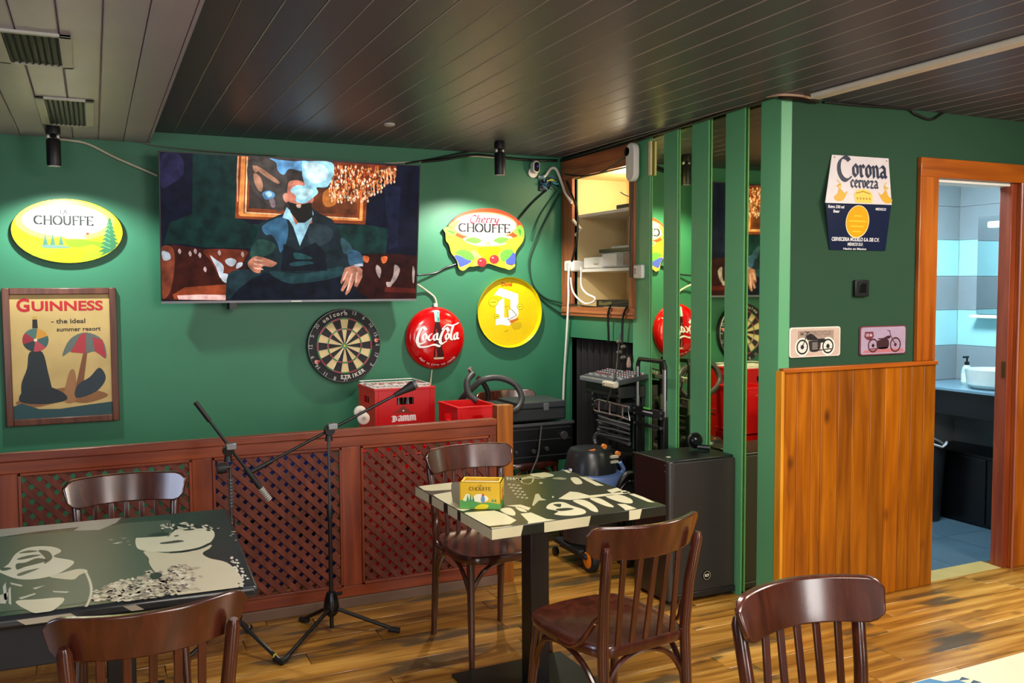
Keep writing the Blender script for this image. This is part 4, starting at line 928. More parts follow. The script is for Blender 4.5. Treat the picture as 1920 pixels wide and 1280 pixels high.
for pi_, (a, b_) in enumerate(panels):
    z0, z1 = .105, .782
    fr = MB()
    fr.box(a, a+.012, YL-.006, YL+.01, z0, z1+.008, W_REDZ).box(b_-.012, b_, YL-.006, YL+.01, z0, z1+.008, W_REDZ).box(a, b_, YL-.006, YL+.01, z1-.004, z1+.008, W_RED).box(a, b_, YL-.006, YL+.01, z0, z0+.012, W_RED)
    fr.build('panel_bead', lp, bevel=.002)
    pitch = .063; q = math.sqrt(.5); hw = .0128
    if pi_ == 0: joined = MB()
    for dirn in (1, -1):
        k = 0; s0 = a-(z1-z0)
        while True:
            x = s0+k*pitch+.01; k += 1
            if x > b_+.7: break
            base = (x, z0) if dirn == 1 else (x, z1)
            r_ = clipline(base[0], base[1], q, q*dirn, a+.004, b_-.004, z0+.004, z1)
            if not r_: continue
            L = r_[1]-r_[0]; mid = (base[0]+q*(r_[0]+r_[1])/2, base[1]+q*dirn*(r_[0]+r_[1])/2)
            yy = YL+.013 if dirn == 1 else YL+.006
            mb = joined if pi_ == 0 else MB()
            pts = [(-L/2, -hw), (L/2, -hw), (L/2, hw), (-L/2, hw)]
            mb.prism([(mid[0]+u*q-v*q*dirn, mid[1]+u*q*dirn+v*q) for u, v in pts], lambda u, v, d: (u, yy+d, v), -.0034, .0034, W_LAT)
            if pi_ != 0: mb.build('lattice_slat', lp, bevel=.0012)
    if pi_ == 0: o = joined.build('lattice_slats_far', lp); o['kind'] = 'stuff'
t = thing('pine_post', (1.933, 4.25, 0), 'square yellow pine post at the right end of the lattice partition', 'post')
MB().box(1.887, 1.979, 4.238, 4.30, 0, .942, W_PINE).build('post', t, bevel=.003)

# ================================================================== STORED THINGS BEHIND THE PARTITION
def crate(x0, x1, y0, y1, z0, z1, mat, label, logo=None, rz=0, group=None, cat='crate', bottles=0):
    t = thing('drinks_crate', ((x0+x1)/2, (y0+y1)/2, z0), label, cat, group)
    m = MB(); th = .012; W_, D_, H_ = x1-x0, y1-y0, z1-z0
    hx0, hx1, hz0, hz1 = x0+W_*.36, x0+W_*.64, z1-H_*.30, z1-H_*.17
    for yy in (y0, y1-th):
        m.box(x0, hx0, yy, yy+th, z0, z1, mat).box(hx1, x1, yy, yy+th, z0, z1, mat).box(hx0, hx1, yy, yy+th, z0, hz0, mat).box(hx0, hx1, yy, yy+th, hz1, z1, mat)
    for xx in (x0, x1-th): 
        ym = (y0+y1)/2; m.box(xx, xx+th, y0+th, ym-.05, z0, z1, mat).box(xx, xx+th, ym+.05, y1-th, z0, z1, mat).box(xx, xx+th, ym-.05, ym+.05, z0, hz0, mat).box(xx, xx+th, ym-.05, ym+.05, hz1, z1, mat)
    m.build('walls', t)
    MB().box(x0+th, x1-th, y0+th, y1-th, z0+.004, z0+.014, mat).build('base', t)
    for z in (z1-.012, z0+.002):
        r = MB()
        r.box(x0-.005, x1+.005, y0-.005, y0+.002, z, z+.012, mat).box(x0-.005, x1+.005, y1-.002, y1+.005, z, z+.012, mat).box(x0-.005, x0+.002, y0, y1, z, z+.012, mat).box(x1-.002, x1+.005, y0, y1, z, z+.012, mat)
        r.build('rim', t, bevel=.0015)
    for xx in (x0+.02, x1-.03): MB().box(xx, xx+.01, y0-.004, y0+.002, z0+.014, z1-.012, mat).build('rib', t)
    return t
# red crate stack, tall one with the printed name on top
cy = 4.90; CX0, CX1 = 1.425, 1.785
ct = crate(CX0, CX1, cy, cy+.34, .665, .985, RED, 'red beer crate with white gothic name, full of capped bottles')
A = Art((CX0, cy-.0008, .665), UX, UZ); A.mk = dict(rough=.4, noise=.03); A.crop(640, 640, 4.571)
A.px([(430, 612), (475, 600), (505, 570), (532, 545), (560, 570), (590, 600), (645, 612)], '7a2a12', 1); A.px([(522, 592), (532, 584), (542, 592), (532, 602)], 'e8d8d0', 2)
u0, v0 = A.toUV(432, 690); u1, v1 = A.toUV(478, 636); A.pen('D', (u0+u1)/2, v0, v1-v0, 'f0e6e2', 2, nib=(.2, .1), thin=.08, width=u1-u0)
u2, v2 = A.toUV(637, 684); A.pen('amm', (u1+u2)/2+.003, v0+.003, (v1-v0)*1.35, 'f0e6e2', 2, nib=(.2, .1), thin=.08, width=u2-u1)
A.build('printed_name', ct)
bt0 = None; bz_ = .681
for i in range(6):
    for j in range(4):
        x, y = CX0+.038+i*.057, cy+.045+j*.08
        if bt0 is None:
            bt0 = thing('beer_bottle', (x, y, bz_), 'brown beer bottle with silver cap standing in the top red crate', 'bottle', 'capped bottles in the top red crate')
            MB().lathe([(.025, 0), (.027, .01), (.027, .17), (.014, .235), (.0125, .292)], (x, y, bz_), M('3a1608', .15), 12).build('glass', bt0)
            MB().lathe([(.0145, .288), (.0145, .299), (.012, .303)], (x, y, bz_), M('d8d0cc', .35, .3), 12).build('cap', bt0)
            continue
        c = bt0.copy(); COL.objects.link(c); c.location = (x, y, bz_)
        for ch in bt0.children: d = ch.copy(); COL.objects.link(d); d.parent = c
t = thing('wire_rack', (1.58, cy+.17, .989), 'white wire rack lying on top of the bottle crate', 'rack')
m = MB()
for z in (.989, 1.004): m.tube([(CX0, cy+.01, z), (CX1-.03, cy+.01, z), (CX1-.03, cy+.32, z), (CX0, cy+.32, z)], .003, WHT, 6, closed=True)
for i in range(15):
    x = CX0+.004+i*.0235; m.tube([(x, cy+.01, .989), (x, cy+.01, 1.004)], .002, WHT, 5); m.tube([(x, cy+.01, .989), (x, cy+.32, .989)], .002, WHT, 5)
m.build('wires', t)
crate(CX0, CX1, cy, cy+.34, .335, .655, REDB, 'red crate in the middle of the stack behind the lattice')
crate(CX0, CX1, cy, cy+.34, .005, .325, REDB, 'lowest red crate on the floor behind the right lattice panel')
X2, X3 = 1.785, 2.035
crate(X2+.012, X3, 4.57, 4.87, .60, .90, M('e0141c', .33, noise=.04), 'empty open red crate beside the pine post')
crate(X2+.012, X3, 4.57, 4.87, .30, .59, REDB, 'red crate under the empty open crate')
crate(X2+.012, X3, 4.57, 4.87, .0, .29, REDB, 'lowest red crate on the floor next to the pine post')
crate(1.30, 1.66, 4.50, 4.82, .36, .68, REDB, 'upper red crate standing close behind the right lattice panel')
crate(1.30, 1.66, 4.50, 4.82, .02, .345, REDB, 'lower red crate standing close behind the right lattice panel')
for px_, py_, lab in ((675, 772, 'upper white round disc at the left side of the printed red crate'), (681.5, 784, 'lower white round disc at the left side of the printed red crate')):
    yy = cy-.014 if py_ < 780 else cy-.028
    q = P(px_, py_, 1, yy); q = (float(q[0]), yy, float(q[2]))
    t = thing('white_disc', (q[0], yy, q[2]-.034), lab, 'disc')
    MB().lathe([(.028, -.012), (.034, -.008), (.035, 0), (.034, .008), (.028, .010)], q, M('e0d8c8', .4), 24, axis=1).build('disc', t)
    MB().lathe([(.012, -.015), (.012, -.011)], q, M('b8ae9c', .4), 14, axis=1).build('hub', t)
BLU = M('1c2a78', .4)
for i, x in enumerate((.52, .84)):
    for j in range(2):
        crate(x, x+.30, 4.70, 5.04, .36*j+.003, .36*j+.345, BLU, '%s blue crate of the %s pair behind the middle lattice panel' % (('lower', 'upper')[j], ('left', 'right')[i]))
# black cases and amplifier on the seat of a spare chair
cs1 = boxthing('equipment_case', 2.225, 2.655, 4.90, 5.20, .735, .815, M('2b2f31', .45, noise=.1), 'flat dark grey plastic case on top of the black rack unit', 'case', .012)
MB().box(2.32, 2.65, 4.89, 5.20, .815, .855, M('363b3d', .45, noise=.1)).build('lid', cs1, bevel=.006)
MB().box(2.225, 2.31, 4.89, 5.20, .815, .84, M('2b2f31', .45, noise=.1)).build('lid', cs1, bevel=.006)
MB().box(2.49, 2.525, 4.884, 4.90, .80, .845, M('6a6d70', .35)).box(2.27, 2.30, 4.886, 4.90, .78, .82, M('4a4d50', .35)).build('latch', cs1, bevel=.003)
am = boxthing('rack_unit', 2.19, 2.69, 4.88, 5.21, .486, .722, M('0e0f10', .35), 'big black audio rack unit with knobs standing on the spare chair', 'audio', .004)
for x, z, r in ((2.62, .64, .026), (2.50, .565, .014), (2.41, .555, .014), (2.29, .56, .010)): MB().lathe([(r, -.022), (r, 0)], (x, 4.88, z), M('3c3d3f', .35), 16, axis=1).build('knob', am, bevel=.002)
for z in (.69, .62, .52): MB().box(2.22, 2.67, 4.872, 4.88, z, z+.005, M('4a4b4d', .35, .3)).build('front_bar', am)
MB().box(2.185, 2.695, 4.87, 4.88, .712, .728, M('6a6c70', .3, .5)).build('top_edge', am)
tag(MB().tube(smoothpts([(2.46, 4.862, .71), (2.45, 4.862, .62), (2.43, 4.855, .52), (2.38, 4.85, .42), (2.36, 4.85, .30)], 5, False), .006, M('4a4a48', .4), 8).build('cable', org=(2.46, 4.862, .7)), 'grey cable hanging down the front of the black rack unit', 'cable')
# vacuum hose coiled on the cases
t = thing('vacuum_hose', (2.2, 4.85, .9), 'thick grey ribbed hose coiled over the crates with a chrome end', 'hose')
def hp(px, py, y): return tuple(P(px, py, 1, y))
pts = [hp(887, 700, 4.95), hp(876, 715, 4.92), hp(880, 740, 4.88), hp(905, 757, 4.84), hp(940, 770, 4.82), hp(968, 768, 4.83), hp(978, 745, 4.87), hp(965, 720, 4.91), hp(935, 708, 4.95), hp(905, 712, 4.97), hp(885, 728, 5.0), hp(868, 745, 5.05), hp(858, 760, 5.10)]
pts = smoothpts(pts, 8, False)
rr = [.0185+.0012*(i % 2) for i in range(len(pts))]
MB().tube(pts, rr, M('383838', .45), 12).build('hose', t)
MB().tube([hp(888, 703, 4.96), hp(880, 690, 4.96)], .015, STEEL, 12).build('chrome_end', t)
pts = smoothpts([hp(895, 708, 5.05), hp(905, 716, 5.05), hp(915, 735, 5.05), hp(914, 750, 5.06)], 6, False)
MB().tube(pts, .016, M('161616', .4), 10).build('black_tube', t)

# rack of cases with mixer, right of the opening; its front faces the room (-x)
RX0, RX1, RY0, RY1 = 2.72, 2.885, 4.395, 4.76
rk = thing('equipment_rack', (2.80, 4.58, 0), 'tall black equipment rack with shelves in front of the low opening', 'rack')
for x in (RX0, RX1):
    for y in (RY0, RY1-.1): MB().box(x-.010, x+.010, y-.010, y+.010, .03, .95, BLK).build('upright', rk)
for z in (.04, .36, .58, .80): MB().box(RX0-.01, RX1+.01, RY0-.01, RY1-.09, z, z+.012, BLKM).build('shelf', rk)
for z in (.85, .885, .92): MB().lathe([(.007, 0), (.007, .006)], (RX0-.018, RY1-.1, z), STEEL, 8, axis=0).build('screw', rk)
boxthing('flight_case', RX0-.01, RX1+.01, RY0-.02, RY1+.0, .915, .985, M('151618', .4), 'black case directly under the mixing desk', 'case', .004,
  extra=[('edge_strip', MB().box(RX0-.016, RX0-.01, RY0-.02, RY1-.02, .925, .94, M('2e3033', .35)))])
boxthing('rack_module', RX0-.006, RX1, RY0-.0, RY1-.11, .83, .885, M('26282a', .35), 'dark grey drawer unit below the black case on the rack', 'case', .004)
def rw(px, py, x=RX0-.035): return tuple(P(px, py, 0, x))
t = thing('chrome_rail_frame', (RX0-.03, 4.5, .75), 'chrome wire frame across the front of the rack', 'frame')
m = MB(); m.tube([rw(1115, 752), rw(1122, 749), rw(1178, 763), rw(1180, 787), rw(1160, 780), rw(1142, 776), rw(1120, 771), rw(1114, 768)], .0065, STEEL, 8, closed=True)
for q in (1124, 1144, 1168): m.tube([rw(q, 750+(q-1122)*.25), rw(q-1, 761+(q-1122)*.25), rw(q-1, 772+(q-1122)*.28)], .006, STEEL, 8)
m.build('wire', t)
t = thing('folded_stands', (RX0-.03, 4.5, .66), 'grey metal tubes of folded stands stacked on the rack', 'stand')
rnd = random.Random(5); c2 = [M('7a7f84', .35, .6), BLK, M('4a4e52', .35, .4)]
for i in range(9):
    y0_ = 782+i*4.2; MB().tube([rw(1122+rnd.uniform(-3, 3), y0_-3, RX0-.03-.01*(i % 3)), rw(1150, y0_+5+rnd.uniform(-3, 3), RX0-.03-.01*(i % 3)), rw(1180, y0_+12+rnd.uniform(-3, 3), RX0-.03-.01*(i % 3))], .0065, c2[i % 3], 8).build('tube', t)
MB().tube(smoothpts([rw(1117, 832), rw(1115, 820), rw(1122, 812), rw(1140, 818), rw(1180, 832)], 5, False), .012, M('8a8e92', .3, .8), 10).build('bent_tube', t)
mx = thing('mixing_desk', (2.80, 4.57, .99), 'black audio mixing desk with rows of knobs on the rack', 'mixer')
MX0, MX1, MY_0, MY_1 = 2.69, 2.895, 4.345, 4.775
sl = lambda x: .992+(x-MX0)*.16
def slab(x0, x1, y0, y1, t0, t1, mat):
    return MB().hexa([(x0, y0, sl(x0)+t0), (x1, y0, sl(x1)+t0), (x1, y1, sl(x1)+t0), (x0, y1, sl(x0)+t0), (x0, y0, sl(x0)+t1), (x1, y0, sl(x1)+t1), (x1, y1, sl(x1)+t1), (x0, y1, sl(x0)+t1)], mat)
slab(MX0, MX1, MY_0, MY_1, 0, .028, M('34383b', .4)).build('body', mx, bevel=.005)
slab(MX0-.012, MX0+.01, MY_0, MY_1, -.002, .026, M('7c8286', .35, .3)).build('front_edge', mx, bevel=.006)
slab(MX0+.012, MX1-.008, MY_0+.01, MY_1-.01, .028, .030, M('505356', .45)).build('panel', mx)
kn = MB(); kc = [M('c8c8c8', .4), M('a83a3a', .4), M('d8d8d8', .4), M('2a2a2a', .4)]
for i in range(14):
    for j in range(7):
        x = MX0+.075+j*.017; y = MY_0+.02+i*.028; kn.lathe([(.0045, 0), (.004, .010)], (x, y, sl(x)+.030), kc[(j+i//7) % 4], 6)
o = kn.build('knob_rows', mx); o['kind'] = 'stuff'
fd = MB()
for i in range(14): x = MX0+.03+.007*(i % 3); y = MY_0+.02+i*.028; fd.box(x-.007, x+.007, y-.004, y+.004, sl(x)+.03, sl(x)+.038, M('b8b8b8', .4))
o = fd.build('fader_caps', mx); o['kind'] = 'stuff'
boxthing('white_remote', MX0-.05, MX0-.014, MY_0-.03, MY_0+.10, .985, 1.018, M('cfc8b0', .4), 'cream block hanging at the front corner of the mixing desk', 'remote', .008, extra=[('dot', MB().box(MX0-.052, MX0-.05, MY_0+.075, MY_0+.083, .998, 1.006, BLK))])
t = thing('cable_tangle', (2.86, 4.62, 1.1), 'dark cable plugs hanging above the mixing desk', 'cable')
m = MB()
for i in range(4):
    q = P(1158+8*(i % 2), 641+11*(i//1)*.9, 0, 2.86); m.tube([tuple(q), tuple(q+np.array([0, -.03, .008]))], .010, M('6f6a5c', .5), 8)
m.build('plug', t); MB().tube(smoothpts([rw(1135, 765, 2.67), rw(1150, 715, 2.68), tuple(P(1156, 690, 0, 2.8)), tuple(P(1160, 650, 0, 2.86)), tuple(P(1163, 625, 0, 2.88))], 5, False), .005, M('3a3a38', .4), 6).build('lead', t)
t = thing('jack_plug', (2.86, 4.45, 1.07), 'small pinkish plug standing above the mixing desk near the truck handle', 'plug')
q = P(1179, 682, 0, 2.87); MB().lathe([(.012, -.02), (.014, 0), (.010, .02), (.006, .04)], tuple(q), M('b08a80', .4), 10).build('body', t)

# hand truck, leaning flat against the slats
HX = 2.835; ya, yb = 4.365, 4.095
ht = thing('hand_truck', (HX, 4.23, 0), 'folding black and chrome hand truck with a tall loop handle', 'trolley')
MB().tube([(HX, ya, .93), (HX, ya, 1.115), (HX, ya-.014, 1.143), (HX, yb+.014, 1.143), (HX, yb, 1.115), (HX, yb, .93)], .0125, BLK, 12).build('handle_grip', ht)
for y in (ya, yb):
    MB().tube([(HX-.002, y, .60), (HX-.002, y, 1.10)], .0125, STEEL, 12).build('chrome_tube', ht)
    MB().box(HX-.018, HX+.014, y-.016, y+.016, .05, .84, BLK).build('side_rail', ht, bevel=.003)
MB().box(HX-.024, HX-.018, yb-.03, ya+.03, .825, .875, BLKM).build('cross_plate', ht, bevel=.003)
MB().box(HX-.022, HX-.018, yb-.02, ya+.02, .765, .785, BLKM).build('cross_bar', ht, bevel=.002)
MB().box(HX-.026, HX-.024, 4.20, 4.27, .868, .877, M('5ccc4a', .4)).build('green_label', ht)
MB().box(HX-.0255, HX-.024, 4.18, 4.28, .848, .855, M('c8c8c8', .4)).build('maker_mark', ht)
for y in (ya, yb):
    for z in (.86, .83, .775, .60): MB().lathe([(.007, -.031), (.007, -.023)], (HX, y, z), STEEL, 8, axis=0).build('bolt', ht)
    MB().lathe([(.06, -.018), (.065, -.010), (.065, .010), (.06, .018)], (HX-.01, y, .065), BLKM, 20, axis=1).build('wheel', ht)
MB().box(HX-.06, HX-.02, yb, ya, .012, .02, BLKM).build('toe_plate', ht)

# vacuum cleaner
vx, vy = 2.53, 4.385
vc = thing('vacuum_cleaner', (vx, vy, 0), 'drum vacuum cleaner with black lid, blue band and orange wheels', 'vacuum')
MB().lathe([(.13, .10), (.155, .13), (.165, .42)], (vx, vy, 0), M('46413f', .3, .5), 28).build('drum', vc)
MB().lathe([(.166, .42), (.186, .43), (.19, .47), (.178, .505), (.15, .515)], (vx, vy, 0), M('6c84bc', .4), 30).build('blue_band', vc)
MB().lathe([(.15, .515), (.147, .54), (.13, .625), (.115, .645), (.04, .655)], (vx, vy, 0), M('26282a', .3), 28).build('motor_head', vc)
for z in (.575, .602): MB().box(vx+.055, vx+.105, vy-.134, vy-.105, z, z+.013, M('cfc8b0', .4)).build('vent_label', vc)
MB().tube([(vx-.10, vy-.05, .63), (vx-.02, vy-.09, .652)], .006, M('e07818', .4), 6).build('orange_trim', vc)
for x, z in ((vx+.03, .668), (vx+.12, .62)): MB().lathe([(.005, -.01), (.014, -.01), (.014, .01), (.005, .01)], (x, vy-.10, z), M('e88a3a', .4), 12, axis=1).build('orange_catch', vc)
MB().tube([(vx+.165, vy-.05, .47), (vx+.185, vy-.06, .52), (vx+.16, vy-.06, .56)], .012, M('7090c8', .4), 8).build('side_clip', vc)
MB().tube([(vx-.165, vy-.05, .47), (vx-.18, vy-.07, .52), (vx-.16, vy-.06, .55)], .010, M('c8ccd4', .3, .5), 8).build('side_clip', vc)
m = MB()
m.box(vx-.16, vx+.16, vy-.15, vy+.15, .085, .115, BLKM)
for sx in (-1, 1): m.box(vx+sx*.12-.03, vx+sx*.12+.03, vy-.20, vy+.1, .07, .10, BLKM)
m.build('chassis', vc, bevel=.01)
MB().lathe([(.012, -.012), (.026, -.01), (.026, .01), (.012, .012)], (vx-.14, vy+.16, .027), BLKG, 14, axis=0).build('caster', vc)
MB().lathe([(.012, -.012), (.026, -.01), (.026, .01), (.012, .012)], (vx+.14, vy+.16, .027), BLKG, 14, axis=0).build('caster', vc)
for sx in (-1, 1):
    wv = MB(); wx, wy = vx+(-.11 if sx < 0 else .12), vy-.19
    wv.lathe([(.045, -.02), (.066, -.018), (.068, 0), (.066, .018), (.045, .02)], (wx, wy, .068), BLKM, 24, axis=0); wh = wv.build('wheel', vc)
    MB().lathe([(.0, -.024), (.04, -.023), (.047, -.019), (.047, -.015)], (wx, wy, .068), M('f08418', .35), 22, axis=0).build('orange_hubcap', vc)
MB().tube(smoothpts([(2.55, 4.14, .40), (2.57, 4.12, .50), (2.63, 4.12, .54), (2.69, 4.12, .46), (2.70, 4.12, .34), (2.68, 4.12, .25)], 7, False), .017, BLK, 10).build('hose', vc)
MB().tube(smoothpts([(2.52, 4.11, .38), (2.56, 4.10, .47), (2.62, 4.10, .50), (2.68, 4.10, .42), (2.68, 4.10, .30)], 7, False), .008, BLKG, 10).build('power_lead', vc)

# loudspeakers
sx0, sx1, sy0, sy1 = 2.492, 2.898, 3.565, 3.87
sp_ = thing('loudspeaker', ((sx0+sx1)/2, (sy0+sy1)/2, 0), 'large black floor loudspeaker with mesh grille in front of the slats', 'loudspeaker')
MB().box(sx0, sx1, sy0+.02, sy1, .02, .712, M('1a1a1b', .32, noise=.05)).build('cabinet', sp_, bevel=.006)
MB().box(sx0, sx0+.03, sy0-.004, sy0+.03, .02, .712, M('3a3a3a', .3)).build('corner_edge', sp_, bevel=.008)
gr = bpy.data.materials.new('speaker_grille'); gr.use_nodes = True; nt = gr.node_tree; b = nt.nodes['Principled BSDF']; b.inputs['Roughness'].default_value = .45
tc = nt.nodes.new('ShaderNodeTexCoord'); wv = nt.nodes.new('ShaderNodeTexWave'); wv.bands_direction = 'Z'; wv.inputs['Scale'].default_value = 42
nt.links.new(tc.outputs['Object'], wv.inputs['Vector']); cr = nt.nodes.new('ShaderNodeValToRGB'); cr.color_ramp.elements[0].color = lin('151515'); cr.color_ramp.elements[1].color = lin('322f2c')
nt.links.new(wv.outputs['Fac'], cr.inputs['Fac']); nt.links.new(cr.outputs['Color'], b.inputs['Base Color'])
MB().box(sx0+.03, sx1-.006, sy0, sy0+.02, .05, .70, gr).build('grille', sp_, bevel=.003)
MB().box(sx0+.02, sx1, sy0-.003, sy0+.02, .02, .05, M('1d1d1e', .35)).build('bottom_trim', sp_, bevel=.003)
MB().lathe([(.026, -.004), (.026, 0)], (2.72, sy0-.001, .125), BLKG, 24, axis=1).build('badge', sp_)
A = Art((2.72, sy0-.0055, .125), UX, UZ); A.ring(0, 0, .020, .022, 'b8b0a0', 1); A.text('RCF', 0, -.006, .013, 'd8d0bc', 1, width=.026, bold=.05); A.build('badge_print', sp_)
MB().box(2.55, 2.57, 3.66, 3.675, .712, .715, M('c8c0b0', .4)).build('top_sticker', sp_)
for z in (.66, .69): MB().lathe([(.004, 0), (.004, .004)], (sx0-.002, sy0+.03, z), STEEL, 8, axis=0).build('screw', sp_)
for x in (sx0+.04, sx1-.04):
    for y in (sy0+.05, sy1-.05): MB().lathe([(.016, 0), (.016, .02)], (x, y, 0), BLKM, 10).build('foot', sp_)
c = P(1303, 838, 1, 3.78)
t = thing('spot_lamp', (float(c[0]), 3.78, .712), 'small round black lamp head resting on the loudspeaker', 'lamp')
cx, cz = float(c[0]), .76
MB().lathe([(.0, -.035), (.02, -.034), (.036, -.02), (.042, 0), (.036, .022), (.02, .034), (0, .036)], (cx, 3.78, cz), BLKG, 20, axis=1).build('head', t)
MB().lathe([(.043, -.004), (.043, .004)], (cx, 3.78, cz), M('6a6a6a', .3, .8), 20, axis=1).build('ring', t)
MB().tube([(cx+.0, 3.76, .73), (cx+.05, 3.72, .727)], .014, BLK, 10).build('stub', t)

# ================================================================== CAMERA, JUNCTION WIRES, CEILING THINGS, CABLES
t = thing('security_camera', (2.70, YW-.04, 2.30), 'white and black security camera high in the wall corner', 'camera')
c = P(1000, 322, 1, YW-.02)
MB().lathe([(.034, -.012), (.034, 0)], (float(c[0]), YW-.005, float(c[2])-.005), WHT, 20, axis=1).build('wall_mount', t)
c = P(1005, 313, 1, YW-.06); cx, cz = float(c[0]), float(c[2])
pr = arc(cx, cz+.016, .024, .024, 0, 180, 8)+arc(cx, cz-.016, .024, .024, 180, 360, 8)
MB().prism(pr, lambda u, v, d: (u, YW-.07+d, v), 0, .05, WHT).build('body', t, bevel=.004)
pr = arc(cx, cz+.014, .018, .018, 0, 180, 8)+arc(cx, cz-.014, .018, .018, 180, 360, 8)
MB().prism(pr, lambda u, v, d: (u, YW-.074+d, v), 0, .004, BLKG).build('lens_plate', t)
MB().lathe([(.008, -.004), (.008, 0)], (cx+.004, YW-.075, cz+.004), M('3a3ac0', .2), 12, axis=1).build('lens', t)
t = thing('junction_wires', (2.78, YW-.03, 2.2), 'open junction of blue and yellow wires near the ceiling corner', 'wires')
rnd = random.Random(9)
for i in range(16):
    col = ('1c2a4a', '2a5a8a', '3a8ab0', 'c8c820', '14181c', '101418', '203050', '6aa0c0')[i % 8]
    a = P(1012+rnd.random()*18, 333+rnd.random()*20, 1, YW-.02-rnd.random()*.03); b_ = P(1020+rnd.random()*28, 340+rnd.random()*18, 1, YW-.02-rnd.random()*.03)
    mid_ = (a+b_)/2+np.array([0, -.02, rnd.uniform(-.02, .03)])
    MB().tube(smoothpts([tuple(a), tuple(mid_), tuple(b_)], 4, False), .0045, M(col, .4), 6).build('wire', t)
MB().box(2.725, 2.775, YW-.02, YW-.001, 2.20, 2.27, M('1a2438', .5)).build('box', t, bevel=.004)

def spot(px, py_top, y, label, z_c):
    x = float(P(px, py_top, 2, z_c)[0]) if y is None else None
def ceiling_spot(cx, cy, zc, label):
    t = thing('ceiling_spotlight', (cx, cy, zc-.19), label, 'spotlight', 'black ceiling spotlights')
    MB().lathe([(.03, 0), (.034, -.012), (.034, -.045), (.018, -.05), (.012, -.06)], (cx, cy, zc), BLK, 20).build('base', t)
    MB().tube([(cx-.02, cy, zc-.05), (cx-.026, cy, zc-.085)], .006, WHT, 8).tube([(cx+.02, cy, zc-.05), (cx+.026, cy, zc-.085)], .006, WHT, 8).build('hinge', t)
    MB().lathe([(.024, -.198), (.031, -.200), (.033, -.19), (.033, -.075), (.028, -.066), (0.004, -.066)], (cx, cy, zc), BLK, 20, cap=False).build('barrel', t)
    MB().lathe([(.024, -.19), (.024, -.188)], (cx, cy, zc), M('fff0d8', .4, noise=0, emit=6), 16).build('bulb', t)
ceiling_spot(2.232, 4.949, HC, 'black ceiling spotlight near the right end of the green wall')
ceiling_spot(-.157, 5.02, HS, 'black ceiling spotlight under the lower ceiling at the left')
lamp('spot_right', 'SPOT', (2.232, 4.949, HC-.205), 44, (1, .95, .85), (2.16, 5.22, 1.3), spot=128, blend=.5, soft=.025)
lamp('spot_left', 'SPOT', (-.157, 5.02, HS-.205), 32, (.92, 1, .97), (-.10, 5.25, 1.3), spot=128, blend=.5, soft=.025)
t = thing('ceiling_dome', (1.455, 4.655, HC-.012), 'small pale round fitting on the dark board ceiling', 'detector')
MB().lathe([(.03, 0), (.03, -.008), (.018, -.014), (0.002, -.015)], (1.455, 4.655, HC), M('b8b4ae', .5), 20).build('dome', t)
# vents in the soffit
for (x0, x1, y0, y1), lab in (((-.275, -.04, 3.235, 3.69), 'white-framed ceiling vent nearer the viewer'), ((-.20, .028, 4.29, 4.97), 'white-framed ceiling vent nearer the green wall')):
    t = thing('ceiling_vent', ((x0+x1)/2, (y0+y1)/2, HS-.01), lab, 'vent', 'ceiling vents')
    fx = .036; fy = .02
    WV = M('b9b8ac', .5)
    MB().box(x0, x0+fx, y0, y1, HS-.01, HS, WV).box(x1-fx, x1, y0, y1, HS-.01, HS, WV).box(x0, x1, y0, y0+fy, HS-.01, HS, WV).box(x0, x1, y1-fy, y1, HS-.01, HS, WV).build('frame', t, bevel=.002)
    MB().box(x0+fx, x1-fx, y0+fy, y1-fy, HS-.002, HS, BLKM).build('backing', t)
    n = 8
    for i in range(n):
        x = x0+fx+(x1-x0-2*fx)*(i+.5)/n
        MB().hexa([(x-.006, y0+fy, HS-.009), (x-.002, y0+fy, HS-.009), (x-.002, y1-fy, HS-.009), (x-.006, y1-fy, HS-.009), (x+.001, y0+fy, HS-.002), (x+.005, y0+fy, HS-.002), (x+.005, y1-fy, HS-.002), (x+.001, y1-fy, HS-.002)], M('1b1e28', .6)).build('slat', t)
# pipe on the ceiling
t = thing('ceiling_pipe', (3.02, 1.5, HC-.03), 'long cream plastic conduit across the dark ceiling to the wall corner', 'pipe')
MB().box(2.97, 3.028, -.5, 3.165, HC-.028, HC-.0005, M('e9e4d4', .45)).build('conduit', t, bevel=.008)

def cable(name, pts, r, mat, label, k=6, cat='cable', group=None):
    pts = smoothpts([tuple(map(float, p)) for p in pts], k, False)
    o = MB().tube(pts, r, mat, 8).build(name, org=pts[0]); return tag(o, label, cat, group)
WA = lambda x, y, d=.012: P(x, y, 1, YW-d)
WB = lambda x, y, d=.012: P(x, y, 0, XB-d)
WC_ = lambda x, y, d=.012: P(x, y, 1, YC-d)
CCab = M('cfc6ac', .5)
cable('cable', [WA(0, 222), WA(50, 240), WA(97, 258), WA(130, 263), WA(165, 270), WA(220, 297), WA(295, 329, .03)], .006, CCab, 'cream cable drooping from the left ceiling vent down to the television')
cable('cable', [WA(97, 260, .03), WA(160, 258, .02), WA(250, 265), WA(297, 274), WA(400, 284, .02), WA(520, 292, .02)], .003, M('6a655c', .5), 'thin grey cable along the top edge of the television at left')
cable('cable', [WA(760, 306), WA(800, 300), WA(850, 290), WA(888, 282), WA(935, 268, .03)], .006, BLK, 'black cable from the television top up to the right spotlight')
cable('cable', [WA(790, 303), WA(830, 299, .02), WA(875, 292), WA(905, 291), WA(980, 299), WA(1045, 301, .02)], .009, BLK, 'thick black cable bundle below the ceiling right of the spotlight')
cable('cable', [WA(720, 306), WA(800, 302), WA(880, 293), WA(960, 298), WA(1045, 302, .02)], .004, CCab, 'pale cable beside the black bundle under the ceiling')
